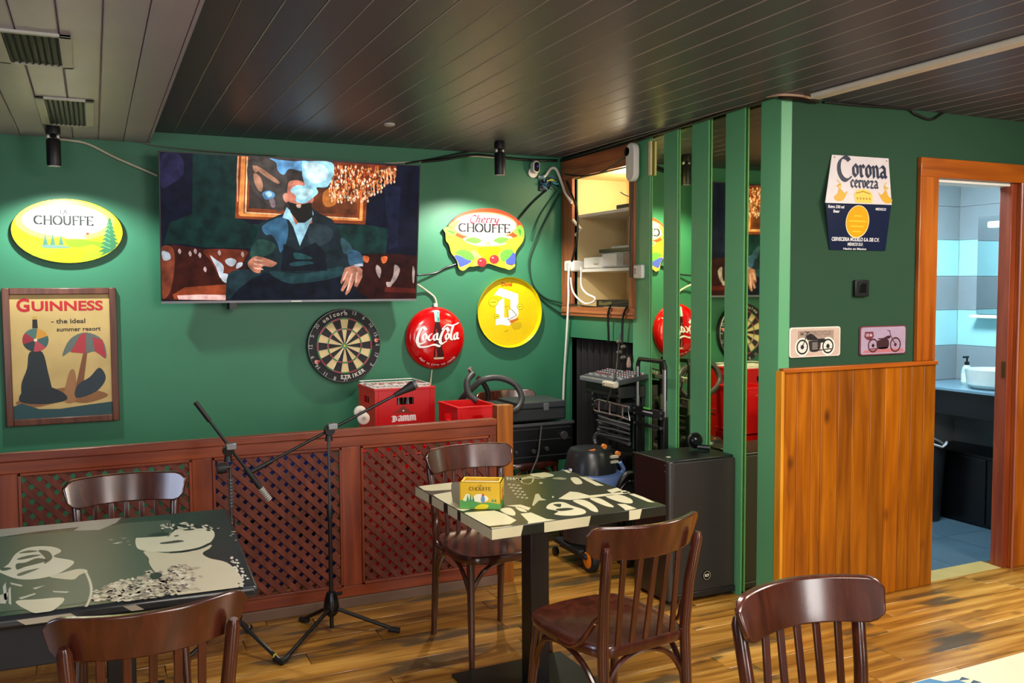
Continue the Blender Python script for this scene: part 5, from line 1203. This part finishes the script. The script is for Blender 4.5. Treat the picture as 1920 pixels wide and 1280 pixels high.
cable('cable', [WB(1052, 301), WB(1100, 287), WB(1160, 268), WB(1210, 253), WB(1300, 225), WB(1400, 192), WB(1440, 180), (XB-.02, YC-.02, HC-.012), (3.0, YC-.03, HC-.012), (3.08, YC-.02, HC-.016)], .012, BLK, 'thick black cable run along the ceiling above the slats to the corner')
cable('cable', [WB(1052, 303), WB(1100, 294), WB(1200, 262), WB(1300, 231), WB(1440, 184, .03), (XB-.03, YC-.035, HC-.008), (3.0, YC-.04, HC-.01), (3.09, YC-.03, HC-.02)], .007, M('241c18', .4), 'thin brown cable under the black run above the slats')
cable('cable', [WB(1437, 181, .05), (XB-.045, YC-.04, HC-.006), (2.97, YC-.055, HC-.006), (3.06, YC-.03, HC-.01)], .006, M('c8a890', .5), 'short pinkish cable curving round the ceiling corner')
cable('cable', [WC_(1545, 191), WC_(1620, 198), WC_(1700, 204), WC_(1715, 213), WC_(1745, 224), WC_(1765, 214), WC_(1780, 209), WC_(1850, 216), WC_(1920, 224)], .006, M('15120f', .5), 'black cable along the ceiling with a sag above the tin sign')
cable('cable', [WA(1010, 332, .03), WA(1022, 330, .03), WA(1033, 316), WA(1043, 318), WB(1054, 345, .03), WB(1060, 362, .03), WB(1072, 380, .03)], .009, WHT, 'white camera cable bending down to the niche frame')
cable('cable', [WA(1030, 352), WA(1000, 378), WA(972, 410), WA(965, 420)], .006, BLK, 'black cable from the junction down behind the red oval sign')
cable('cable', [WA(860, 494), WA(840, 500), WA(815, 512), WA(783, 516, .05)], .006, BLK, 'black cable from the red oval sign to the television edge')
cable('cable', [WA(1050, 362), WA(1020, 420), WA(995, 475), WA(993, 510), WA(1003, 540), WA(1025, 560), WB(1057, 568), WB(1068, 572, .03)], .006, M('123828', .5), 'dark green cable loop on the wall left of the niche')
cable('cable', [WA(1046, 355), WA(1012, 405), WA(996, 450)], .004, M('1c5038', .5), 'thin green cable beside the cable loop')
cable('cable', [WA(1003, 545), WA(1020, 565), WA(1040, 580), WA(1052, 588)], .005, M('123828', .5), 'short dark cable running to the foot of the niche frame')
cable('cable', [WB(1062, 340, .03), WB(1075, 372, .03), WB(1082, 395, .03), WB(1083, 430, .03), WB(1080, 460, .03), WB(1072, 490, .03)], .007, BLK, 'black cable down the left upright of the niche frame')
cable('cable', [WB(1067, 500, .04), WB(1066, 530, .035), WB(1066, 560, .035), WB(1063, 620, .03), WB(1058, 700, .02), WB(1056, 752, .02)], .008, WHT, 'long white cable hanging from the niche plug to the black cases')
cable('cable', [WB(1090, 500, .02), WB(1090, 535, .02), WB(1100, 550, .02), WB(1115, 558, .02), WB(1112, 566, .02), WB(1095, 568, .02), WB(1075, 548, .03), WB(1070, 520, .04)], .006, WHT, 'white looped cable inside the niche at lower left')
cable('cable', [WB(1187, 275, .03), WB(1185, 330, .03), WB(1184, 400, .03), WB(1182, 460, .03), WB(1183, 520, .03)], .006, BLK, 'black cable down the right upright of the niche frame')
cable('cable', [WB(1145, 572, .03), WB(1140, 590, .035), WB(1141, 625, .03), WB(1141, 640, .03)], .007, BLK, 'left black cable hanging over the niche sill')
cable('cable', [WB(1176, 575, .03), WB(1168, 595, .035), WB(1166, 650, .03), WB(1160, 690, .05)], .007, BLK, 'right black cable hanging over the niche sill')
cable('cable', [WB(1130, 566, .0), WB(1160, 562, .0), WB(1182, 566, .0), WB(1150, 570, .02), WB(1120, 575, .02), WB(1070, 570, .03)], .004, BLK, 'thin black leads tangled on the niche floor')
cable('cable', [WB(1058, 326, .03), WB(1090, 330, .03), WB(1130, 322, .03), WB(1165, 300, .03), WB(1188, 280, .04)], .005, BLK, 'black cable slung across the top of the niche frame')
cable('cable', [WA(783, 533, .05), WA(800, 545), WA(815, 558), WA(819, 574, .02)], .006, CCab, 'cream cable from the television to the red round sign')
cable('cable', [WA(810, 693), WA(808, 710), WA(806, 728)], .005, CCab, 'cream cable hanging below the red round sign')
# ================================================================== MICROPHONE STANDS
def mic_stand(bx, by, label, hub_z, top_z, feet, b0, b1, grip, spring=False, clutch=None):
    t = thing('microphone_stand', (bx, by, 0), label, 'stand', 'microphone stands')
    MB().tube([(bx, by, hub_z-.11 if hub_z > .12 else .02), (bx, by, .55)], .0095, BLK, 12).build('lower_tube', t)
    MB().tube([(bx, by, .55), (bx, by, top_z)], .0065, M('55585a', .3, .6), 10).build('upper_tube', t)
    MB().lathe([(.013, 0), (.014, .05), (.010, .06)], (bx, by, .52), BLK, 12).build('height_collar', t)
    MB().lathe([(.016, -.045), (.03, -.03), (.036, .0), (.030, .035), (.020, .065), (.012, .07)], (bx, by, hub_z), BLKG, 18).build('hub', t)
    MB().tube([(bx+.02, by-.01, hub_z+.055), (bx+.045, by-.02, hub_z+.06)], .008, BLK, 8).build('hub_knob', t)
    for i, f_ in enumerate(feet):
        fx, fy = f_[:2]; d = Vector((fx-bx, fy-by, 0)); d.normalize()
        e = (fx, fy, .012); s_ = (bx+d.x*.02, by+d.y*.02, hub_z-.01)
        lg = MB().tube([s_, e], .0085, M('3a3c3e', .3, .5) if len(f_) > 2 else BLK, 10).build('leg', t)
        MB().tube([(fx-d.x*.04, fy-d.y*.04, .018), (fx+d.x*.012, fy+d.y*.012, .012)], .0125, BLKM, 10).build('rubber_foot', lg)
        if len(f_) > 2:
            q = (bx+(fx-bx)*.86, by+(fy-by)*.86, hub_z-.01+(.012-hub_z+.01)*.86)
            MB().tube([q, (q[0]+d.x*.006, q[1]+d.y*.006, q[2]-.002)], .011, M(f_[2], .4), 10).build('coloured_ring', lg)
    b0, b1 = Vector(b0), Vector(b1); dr = (b1-b0).normalized()
    MB().tube([b0, b1], .0065, BLK, 10).build('boom', t)
    c = Vector(clutch)
    MB().lathe([(.022, -.018), (.026, 0), (.022, .018)], (c.x, c.y-.012, c.z), BLKG, 16, axis=1).lathe([(.018, -.05), (.012, -.012), (.008, .01)], (c.x, c.y, c.z), BLK, 12).build('clutch', t)
    MB().box(c.x-.012, c.x+.03, c.y-.05, c.y-.02, c.z+.006, c.z+.034, M('8a8c90', .3, .7)).build('clutch_lever', t, bevel=.003)
    MB().tube([b0, b0+dr*.10], .0105, BLK, 10).build('boom_grip', t)
    return t, b0, b1, dr
t, b0, b1, dr = mic_stand(.935, 3.96, 'taller black microphone stand with long boom in front of the lattice', .12, .935, [(1.20, 3.82), (.665, 3.70), (.84, 4.14)],
    (.594, 3.96, .764), (1.245, 3.96, 1.062), 0, clutch=(.937, 3.96, .925))
MB().tube([b1, b1+dr*.05, b1+dr*.10], [.010, .016, .024], BLKM, 12).tube([b1+dr*.10, b1+dr*.115], .021, M('55585a', .4), 12).build('microphone_clip', t)
h2 = (.505, 3.93)
t, b0, b1, dr = mic_stand(h2[0], h2[1], 'shorter black microphone stand with steep boom beside the left table', .15, .80, [(.661, 3.70, 'd8c83a'), (.60, 4.14, 'c8a060'), (.28, 3.86)],
    (.372, 3.93, 1.086), (.628, 3.93, .70), 0, clutch=(.498, 3.93, .875))
MB().tube([b1-dr*.11, b1], .012, BLKM, 12).build('counterweight', t)
sp = MB()
for i in range(8):
    c = b1+dr*(.004+i*.0085); sp.tube([c, c+dr*.005], .0135, M('c8c8c4', .35, .4), 10)
sp.build('chrome_thread', t)
sp = MB()
for i in range(9): sp.lathe([(.012, 0), (.012, .007)], (h2[0], h2[1], .63+i*.014), M('6a6c6e', .35, .5), 10)
sp.build('ribbed_collar', t)
MB().lathe([(.022, -.02), (.024, 0), (.02, .02)], (h2[0]-.035, h2[1]-.01, .80), BLKM, 14, axis=0).build('side_knob', t)
MB().tube([(h2[0]-.03, h2[1], .80), (h2[0], h2[1], .80)], .01, BLK, 8).build('side_knob_stem', t)

# ================================================================== TABLES
CRM = 'd9d2ac'; DRK = '23261f'
def table_top(t, x0, x1, y0, y1, z0, z1, rz, mat):
    MB().box(x0, x1, y0, y1, z0, z1, mat).build('tabletop', t, bevel=.004)
# centre table
T1 = thing('cafe_table', (1.512, 3.045, 0), 'square cafe table with black and cream printed top, yellow box on it', 'table', rz=math.radians(1.5), local=True)
hw, hd = .352, .36
MB().box(-hw, hw, -hd, hd, .722, .76, M(DRK, .28)).build('tabletop', T1, bevel=.003)
MB().box(-.04, .04, -.04, .04, .012, .715, M('1b1a1a', .35)).build('post', T1, bevel=.004)
MB().box(-.14, .14, -.14, .14, .706, .722, BLKM).build('top_plate', T1)
MB().box(-.25, .25, -.25, .25, 0, .012, M('20241f', .45)).build('base_plate', T1, bevel=.004)
# print of the centre table: drawn on its plane
def local_art(root, z, mk=None):
    r = root.rotation_euler[2]; ux = (math.cos(r), math.sin(r), 0); uy = (-math.sin(r), math.cos(r), 0)
    a = Art((root.location[0], root.location[1], z), ux, uy); a.mk = mk or dict(rough=.32, noise=.03); return a
def to_local(art, root):
    r = root.rotation_euler[2]; c, s = math.cos(-r), math.sin(-r); o = root.location
    art.mb.v = [((x-o[0])*c-(y-o[1])*s, (x-o[0])*s+(y-o[1])*c, z) for x, y, z in art.mb.v]; return art
def inside(art, pts, hw, hd):   # clamp a pixel polygon to the top
    out = []
    for x, y in pts:
        u, v = art.toUV(x, y); out.append((max(-hw+.002, min(hw-.002, u)), max(-hd+.002, min(hd-.002, v))))
    return out
A = local_art(T1, .7604); A.crop(780, 860, 4.085)
T = lambda pts, c=CRM, k=1, sm=0: A.poly(inside(A, dens(pts, 3) if not sm else smoothpts(pts), hw, hd), c, k)
T([(20, 210), (270, 175), (270, 235), (120, 245), (60, 240)])
T([(130, 275), (270, 250), (280, 330), (420, 385), (360, 400), (280, 380), (200, 330)])
T([(350, 430), (380, 410), (600, 395), (680, 420), (770, 470), (720, 500), (560, 515), (420, 470)])
T([(560, 530), (740, 510), (780, 560), (590, 600), (540, 570)])
T([(640, 385), (720, 375), (760, 410), (750, 435), (690, 420)], sm=1); T([(760, 370), (820, 380), (850, 405), (800, 400)], sm=1)
T([(690, 358), (800, 350), (880, 375), (860, 395), (800, 370)])
T([(800, 420), (880, 410), (1000, 460), (1100, 470), (1060, 540), (900, 560), (860, 480)])
T([(1000, 380), (1030, 340), (1120, 330), (1200, 360), (1290, 390), (1290, 420), (1180, 435), (1060, 425), (1090, 400)], sm=1)
T([(1050, 350), (1110, 345), (1100, 370)], DRK, 2, 1); T([(1070, 385), (1160, 375), (1210, 385), (1110, 400)], DRK, 2, 1)
T([(1200, 320), (1290, 315), (1370, 360), (1395, 405), (1350, 400), (1300, 370)], sm=1)
T([(1330, 305), (1400, 300), (1480, 340), (1515, 368), (1450, 360)], sm=1)
T([(1450, 285), (1560, 275), (1650, 310), (1650, 340), (1560, 330)], sm=1)
T([(1630, 270), (1680, 265), (1760, 300), (1830, 335), (1780, 330)])
T([(1540, 345), (1600, 345), (1690, 380), (1690, 440), (1620, 400)])
T([(1090, 305), (1180, 250), (1240, 255), (1330, 280), (1620, 250), (1640, 262), (1400, 290), (1180, 315)])
T([(1460, 240), (1540, 220), (1580, 240), (1500, 262)]); T([(1560, 245), (1610, 240), (1640, 258), (1590, 262)])
T([(1185, 145), (1240, 145), (1275, 185), (1230, 195), (1200, 175)], sm=1)
T([(1250, 135), (1300, 140), (1440, 205), (1380, 205), (1310, 170)]); T([(1290, 130), (1330, 135), (1370, 160), (1340, 155)])
T([(1120, 85), (1150, 80), (1190, 105), (1170, 108)]); T([(1170, 82), (1200, 80), (1240, 98), (1215, 100)])
T([(870, 112), (960, 100), (1050, 120), (1040, 135), (940, 145), (900, 135)], 'c9c39a', 1, 1); T([(1040, 150), (1100, 140), (1155, 150), (1120, 160)], '8a8a6c', 1, 1)
T([(750, 160), (870, 130), (1000, 148), (940, 152), (860, 150), (800, 165)], 'a8a482', 1)
T([(915, 270), (940, 265), (960, 300), (1000, 315), (940, 320), (900, 360), (890, 355)], 'b8b28c', 1)
T([(940, 185), (955, 178), (975, 185), (955, 192)], 'c9c39a', 1); T([(1040, 290), (1050, 283), (1058, 292), (1048, 300)], 'c9c39a', 1)
for i in range(5):
    for j in range(3): T([(700+i*14+j*34-10*i+i*14, 190+i*24+j*4), (724+i*16+j*34, 188+i*24+j*4), (728+i*16+j*34, 200+i*24+j*4), (704+i*16+j*34, 202+i*24+j*4)], '9a9a7c', 1)
for i in range(5):
    T([(690+i*24, 140+2*i), (706+i*24, 136+2*i), (712+i*24, 160), (696+i*24, 164)], 'a8a888', 1)
u = A.line; 
pl = [A.toUV(x, y) for x, y in ((800, 160), (815, 185), (860, 195), (890, 180), (900, 150))]; A.line(pl, .006, 'b8b28c', 1)
to_local(A, T1).build('printed_picture', T1)
# printed edges
def eprint(root, q, c=CRM):
    e = MB(); e.flatart = 1; e.add(q, [(0, 1, 2, 3)], M(c, .35, noise=.03)).build('edge_print', root, smooth=False)
for side in ('front', 'left'):
    if side == 'front':
        for a, b_ in ((-hw, -.245), (-.155, .02), (.19, .235)):
            eprint(T1, [(a, -hd-.0006, .7235), (b_, -hd-.0006, .7235), (b_+.01, -hd-.0006, .7585), (a, -hd-.0006, .7585)])
    else:
        for a, b_ in ((-hd, -.10), (-.07, .02), (.06, .18), (.21, hd)):
            eprint(T1, [(-hw-.0006, b_, .7235), (-hw-.0006, a, .7235), (-hw-.0006, a, .7585), (-hw-.0006, b_, .7585)])


# yellow box of beer mats
bxr = thing('mat_box', (1.262, 2.975, .761), 'small open yellow and green beer mat box on the centre table', 'box', rz=math.radians(-31), local=True)
bw2, bd2, bh = .075, .048, .098
YB = M('e0b42a', .45, noise=.06)
m = MB()
m.box(-bw2, bw2, -bd2, -bd2+.004, 0, bh, YB).box(-bw2, bw2, bd2-.004, bd2, 0, bh, YB).box(-bw2, -bw2+.004, -bd2, bd2, 0, bh, YB).box(bw2-.004, bw2, -bd2, bd2, 0, bh, YB).box(-bw2, bw2, -bd2, bd2, 0, .003, YB)
m.build('walls', bxr)
m = MB(); r_ = .012
m.box(-bw2, bw2, -bd2, -bd2+r_, bh-.002, bh, M('f0c840', .45)).box(-bw2, bw2, bd2-r_, bd2, bh-.002, bh, M('f0c840', .45)).box(-bw2, -bw2+r_, -bd2+r_, bd2-r_, bh-.002, bh, M('f0c840', .45)).box(bw2-r_, bw2, -bd2+r_, bd2-r_, bh-.002, bh, M('f0c840', .45)); m.build('rim', bxr)
MB().box(-bw2+.006, bw2-.006, -bd2+.006, bd2-.006, .003, bh-.014, M('e6ddc8', .6)).build('mats', bxr)
class LA(Art): pass
A = Art((0, -bd2-.0004, 0), UX, UZ); A.mk = dict(rough=.45, noise=.04); f_ = bw2-.001
A.poly([(-f_, .001), (f_, .001), (f_, .02), (.03, .026), (0, .022), (-.03, .035), (-f_, .032)], '58a050', 1)
A.poly([(-.03, .04), (-.01, .055), (.02, .05), (.03, .036), (.01, .026), (-.03, .03)], 'f0ecd0', 1.2, 1)
A.poly([(-.06, .038), (-.05, .055), (-.035, .05), (-.03, .03), (-.06, .03)], 'e8f0c0', 1.2, 1)
A.poly([(-.02, .002), (.02, .002), (.03, .016), (0, .018)], 'e8d820', 2, 1)
for x, h_ in ((-.045, .026), (-.035, .03), (-.025, .022), (.045, .012), (.055, .012)): A.poly([(x-.005, .028), (x, .028+h_), (x+.005, .028)], '3f8a60', 2)
A.poly([(.002, .034), (.010, .054), (.018, .036), (.012, .022)], '6a90b8', 2.2, 1); A.poly([(.004, .05), (.012, .058), (.016, .048)], 'c83a30', 2.5)
A.pen('LA', .0, .083, .006, '5a4010', 2, nib=(.16, 0), thin=.08, width=.012); A.pen('CHOUFFE', 0, .068, .0125, '5a4010', 2, nib=(.16, 0), thin=.08, width=.08, serif=.1)
A.build('front_print', bxr)
A = Art((bw2+.0004, 0, 0), (0, 1, 0), UZ); A.mk = dict(rough=.45, noise=.04); f_ = bd2-.001
A.poly([(-f_, .001), (f_, .001), (f_, .035), (-.01, .026), (-f_, .04)], '3f7a38', 1)
A.poly([(-.02, .04), (-.01, .065), (.01, .07), (.025, .05), (.02, .028), (-.01, .024)], 'd88a30', 2, 1); A.poly([(.0, .05), (.01, .075), (.02, .055)], '3a2418', 3, 1); A.poly([(-.005, .03), (.015, .045), (.01, .028)], '2a3018', 3)
A.build('side_print', bxr)

# left table
T2 = thing('cafe_table', (-.255, 2.93, 0), 'large dark table with black and white portraits printed on its top, at left', 'table', rz=math.radians(-2.5), local=True)
hw2, hd2 = .655, .465
MB().box(-hw2, hw2, -hd2, hd2, .725, .76, M('22262a', .25)).build('tabletop', T2, bevel=.012)
MB().box(-hw2+.03, hw2-.12, -hd2+.02, -hd2+.045, .62, .725, M('12151c', .5)).build('apron', T2, bevel=.003)
MB().box(-hw2+.03, hw2-.12, hd2-.045, hd2-.02, .62, .725, M('12151c', .5)).build('apron', T2, bevel=.003)
for x in (-.36, .30): MB().box(x-.04, x+.04, -.04, .04, .012, .725, M('15171c', .4)).build('post', T2, bevel=.004)
for x in (-.36, .30): MB().box(x-.2, x+.2, -.3, .3, 0, .012, M('15171c', .4)).build('base_plate', T2, bevel=.004)
MB().box(-.5, .42, -.03, .03, .30, .34, M('15171c', .4)).build('stretcher', T2, bevel=.004)
A = local_art(T2, .7604); A.crop(0, 940, 3.7646)
def T(pts, c='dcd8c0', k=1, sm=1): A.poly(inside(A, smoothpts(pts, 4) if sm else dens(pts, 4), hw2, hd2), c, k)
T([(-200, 215), (0, 185), (400, 150), (860, 110), (820, 150), (700, 200), (520, 205), (560, 180), (240, 215), (0, 250), (-200, 280)], 'a8a29c', .6, 0)
T([(-200, 290), (0, 252), (560, 205), (900, 150), (1200, 130), (1250, 300), (1000, 600), (560, 720), (0, 780), (-200, 800)], '4a524a', .4, 0)
# right portrait
rnd = random.Random(4)
T([(960, 260), (1000, 255), (1180, 240), (1260, 190), (1400, 190), (1490, 195), (1515, 240), (1470, 300), (1380, 330), (1250, 350), (1100, 355), (990, 340), (960, 310)], 'e0dcc0', 2)
T([(1020, 350), (1200, 365), (1350, 350), (1485, 305), (1480, 330), (1430, 365), (1480, 400), (1600, 430), (1680, 500), (1710, 560), (1700, 640), (1500, 680), (1300, 690), (1150, 560), (1060, 450), (1050, 400)], 'd6cdb0', 1.5, 1)
T([(1270, 350), (1400, 325), (1480, 290), (1475, 310), (1380, 345)], '202428', 3, 1)
T([(1130, 292), (1200, 280), (1260, 272), (1300, 280), (1240, 292), (1150, 300)], '4a4640', 3)
T([(1230, 240), (1260, 236), (1255, 246), (1235, 248)], '6a6658', 3); T([(1180, 250), (1195, 225), (1210, 210), (1200, 240)], '8a866c', 3)
T([(1040, 238), (1140, 215), (1190, 225), (1180, 242), (1100, 245)], '23262a', 3)
T([(1290, 200), (1330, 192), (1400, 190), (1380, 198), (1320, 205)], '3a3a34', 3)
for i in range(46):
    x = rnd.uniform(1130, 1500); y = 150+abs(x-1290)*.12+rnd.uniform(-6, 38); a = rnd.uniform(8, 22)
    T([(x-a, y), (x, y-5), (x+a, y+3), (x, y+7)], 'dcd8c0' if i % 3 else '2a2e30', 3.5+(i % 3)*.4)
# fur collar
for i in range(560):
    q = rnd.random(); x = 680+q*620+rnd.uniform(-40, 120); yt = 620-q*190; y = rnd.uniform(yt, 700 if q < .6 else 660-60*(q-.6)); a = rnd.uniform(14, 38); b_ = rnd.uniform(5, 13); s_ = rnd.uniform(-9, 9)
    T([(x-a, y-s_), (x, y-b_), (x+a, y+s_), (x, y+b_)], rnd.choice(('d8cfb4', 'b8a894', 'e4dcc6', '8a7a6c', 'c4b8a0', '9a8c84')), 2+(i % 8)*.35, 0)
T([(1056, 525), (1075, 508), (1110, 500), (1142, 510), (1140, 530), (1100, 550), (1068, 548)], '2a2e30', 6); 
for i in range(40):
    q = i/40; x = 1640+q*130-(60*q if q > .7 else 0)+rnd.uniform(-25, 25); y = 390+q*230+rnd.uniform(-12, 12); a = rnd.uniform(8, 18)
    T([(x-a, y), (x, y-7), (x+a, y+2), (x, y+8)], 'e0d8c8', 3+(i % 3)*.4, 0)
# left portrait
T([(60, 440), (110, 370), (200, 325), (330, 315), (410, 330), (430, 355), (380, 390), (520, 420), (480, 470), (380, 520), (240, 548), (120, 545), (20, 510), (-60, 470), (-80, 440), (0, 470)], 'dcd8c4', 2, 1)
T([(115, 440), (180, 430), (260, 400), (330, 410), (300, 430), (180, 460), (120, 480)], '3c423c', 3); T([(270, 345), (340, 350), (370, 390), (350, 420), (310, 440), (320, 400)], '3c423c', 3)
T([(120, 405), (200, 380), (290, 375), (240, 392), (150, 410)], '4a504a', 3); T([(130, 365), (200, 345), (270, 350), (200, 362)], '4a504a', 3)
T([(120, 515), (180, 490), (280, 470), (200, 505), (140, 525)], '5a5e54', 3); T([(0, 470), (60, 465), (80, 475), (20, 490)], '3c423c', 3)
T([(350, 530), (450, 500), (560, 475), (620, 490), (560, 520), (520, 550), (430, 545)], 'cfc8b0', 2, 1)
T([(110, 705), (260, 690), (450, 680), (400, 750), (300, 800), (200, 770)], 'd8d0b8', 2, 1)
for q in ([(70, 570), (160, 590), (150, 600), (80, 585)], [(20, 600), (40, 570), (50, 700), (30, 690)], [(60, 620), (75, 600), (80, 730), (62, 720)], [(230, 610), (320, 590), (250, 620)], [(130, 680), (250, 645), (250, 655), (150, 690)], [(370, 630), (490, 635), (470, 645), (380, 640)], [(0, 660), (60, 640), (40, 720), (0, 720)]): T(q, 'c8c4b4', 2, 0)
for i in range(34):
    q = i/34; x = 600+55*math.sin(q*3.0)-20*q; y = 485+q*290; a = 13
    T([(x-a, y), (x, y-7), (x+a, y+1), (x, y+7)], 'd8d2c0', 3+(i % 2)*.4, 0)
for i in range(26):
    x, y = rnd.uniform(760, 1700), rnd.uniform(140, 330); a = rnd.uniform(5, 26)
    if 940 < x < 1540: continue
    T([(x-a, y), (x, y-2.5), (x+a, y-3), (x, y+3)], 'c8c8bc', 3, 0)
T([(790, 298), (830, 288), (870, 286), (830, 298)], 'd8d8cc', 3.5, 0)
to_local(A, T2).build('printed_portraits', T2)
for a, b_ in ((.10, .22), (.34, .37)): eprint(T2, [(a, -hd2-.0006, .735), (b_, -hd2-.0006, .735), (b_-.02, -hd2-.0006, .75), (a-.02, -hd2-.0006, .75)], 'b8b09c')

# table at lower right, only its corner in view
T3 = thing('cafe_table', (1.83, .96, 0), 'table with blue and cream printed top at the lower right corner', 'table', rz=math.radians(.5), local=True)
MB().box(-.42, .36, -.35, .30, .725, .76, M('ded2b4', .3, noise=.03)).build('tabletop', T3, bevel=.004)
MB().box(-.04, .04, -.04, .04, .012, .725, BLKM).build('post', T3); MB().box(-.2, .2, -.2, .2, 0, .012, BLKM).build('base_plate', T3)
A = Art((0, 0, .7604), (1, 0, 0), (0, 1, 0)); A.mk = dict(rough=.3, noise=.08)
A.poly([(-.415, .295), (-.415, -.3), (-.20, -.3), (-.235, .0), (-.22, .12), (-.24, .17), (-.225, .205), (-.262, .235), (-.27, .265), (-.30, .27), (-.315, .293)], '4d80a8', 1)
for i in range(7): A.poly([(-.27+.008*i, .262-.02*i), (-.25+.008*i, .27-.02*i), (-.245+.008*i, .255-.02*i)], '3c5568', 2)
A.build('printed_picture', T3)

# ================================================================== CHAIRS
def make_chair(label):
    t = thing('dining_chair', (0, 0, 0), label, 'chair', 'bentwood bar chairs', local=True)
    # seat: rounded, slightly dished
    prof = [(-.155, .185), (-.19, .10), (-.203, -.02), (-.20, -.12), (-.17, -.19), (-.10, -.215), (0, -.222), (.10, -.215), (.17, -.19), (.20, -.12), (.203, -.02), (.19, .10), (.155, .185), (.08, .20), (-.08, .20)]
    sm = smoothpts(prof, 4)
    m = MB(); R = []
    for s_, z in ((.965, .424), (1.0, .428), (1.012, .440), (1.008, .455), (.985, .462), (.90, .460), (.84, .4555)): R.append([(x*s_, y*s_, z) for x, y in sm])
    m.rings(R, W_CHAIR); m.build('seat', t)
    for sx in (-1, 1):
        MB().tube([(sx*.165, -.165, .43), (sx*.172, -.182, .30), (sx*.185, -.212, 0)], [.0175, .0165, .012], W_CHAIR, 12).build('front_leg', t)
        MB().tube([(sx*.168, .225, 0), (sx*.165, .205, .25), (sx*.163, .192, .46), (sx*.168, .205, .62), (sx*.178, .232, .765), (sx*.179, .235, .782)], [.0125, .0165, .0185, .0175, .0165, .010], W_CHAIR, 12).build('rear_leg', t)
        # arm bracket from post to seat
        MB().tube(smoothpts([(sx*.170, .185, .555), (sx*.176, .165, .535), (sx*.196, .13, .475), (sx*.205, .085, .445), (sx*.203, .02, .44)], 5, False), .0095, W_CHAIR, 8).build('seat_bracket', t)
        MB().lathe([(.005, -.004), (.007, 0), (.005, .004)], (sx*.176, .172, .535), M('a07850', .3, .6), 8).build('screw', t)
        # side arch
        MB().tube(smoothpts([(sx*.168, -.178, .27), (sx*.175, -.155, .33), (sx*.18, -.10, .395), (sx*.18, .0, .420), (sx*.178, .10, .395), (sx*.170, .165, .33), (sx*.165, .192, .27)], 5, False), .0095, W_CHAIR, 8).build('arch_brace', t)
    for y, s_ in ((-.183, .168), (.192, .160)):
        MB().tube(smoothpts([(-s_, y, .27), (-s_*.93, y*.98, .33), (-s_*.6, y*.95, .395), (0, y*.93, .420), (s_*.6, y*.95, .395), (s_*.93, y*.98, .33), (s_, y, .27)], 5, False), .0095, W_CHAIR, 8).build('arch_brace', t)
    # curved top rail
    m = MB(); R = []; n = 26
    def railc(u):   # centre line: u in -1..1
        return u*.212, .252-.078*u*u
    for i in range(n+1):
        u = -1+2*i/n; x, y = railc(u)
        e = max(0, (abs(u)-.82)/.18); hh = .054*math.sqrt(max(.0, 1-e*e*.75)); th = .0105-(.003*e)
        tx, ty = .212, -.156*u; L = math.hypot(tx, ty); nx, ny = -ty/L, tx/L
        ring = []
        zc = .788
        for a, b_ in ((-1, -1), (-1, 1), (1, 1), (1, -1)):
            tilt = .012*b_
            if a == -1: seq = [(b_*.94 if b_ > 0 else b_*.94)]
            ring.append((x+nx*(th*a)+nx*tilt, y+ny*(th*a)+ny*tilt, zc+hh*b_))
        R.append(ring)
    m.rings(R, W_CHAIR); m.build('top_rail', t, bevel=.005)
    for i in range(5):
        x = (-.108+.054*i)
        yb, yt = .192, .252-.078*(x/.212)**2-.006
        h = .0095
        MB().hexa([(x-h, yb-.005, .455), (x+h, yb-.005, .455), (x+h, yb+.005, .455), (x-h, yb+.005, .455), (x-h, yt-.007, .745), (x+h, yt-.007, .745), (x+h, yt+.003, .745), (x-h, yt+.003, .745)], W_CHAIR).build('back_slat', t, bevel=.0025)
    return t
def dup(root, loc, rz, label):
    r = root.copy(); COL.objects.link(r); r.location = loc; r.rotation_euler = (0, 0, rz); r['label'] = label
    for ch in root.children:
        c = ch.copy(); COL.objects.link(c); c.parent = r
    return r
R_ = math.radians
c3 = make_chair('dark bentwood chair behind the centre table, in front of the lattice'); c3.location = (1.525, 3.525, 0); c3.rotation_euler = (0, 0, R_(3))
dup(c3, (.088, 3.52, 0), R_(-1), 'dark bentwood chair behind the left portrait table')
dup(c3, (1.508, 2.50, 0), R_(186), 'dark bentwood chair seen from behind at the near side of the centre table')
dup(c3, (.085, 2.375, 0), R_(183), 'dark bentwood chair at lower left with its back to the viewer')
dup(c3, (1.515, 1.405, 0), R_(-3), 'dark bentwood chair at lower right facing the corner table')
# spare chair laid on the cases behind
dup(c3, (2.425, 5.10, 0), R_(2), 'spare chair in the far corner carrying the black rack unit and case').scale = (1, 1, 1.05)
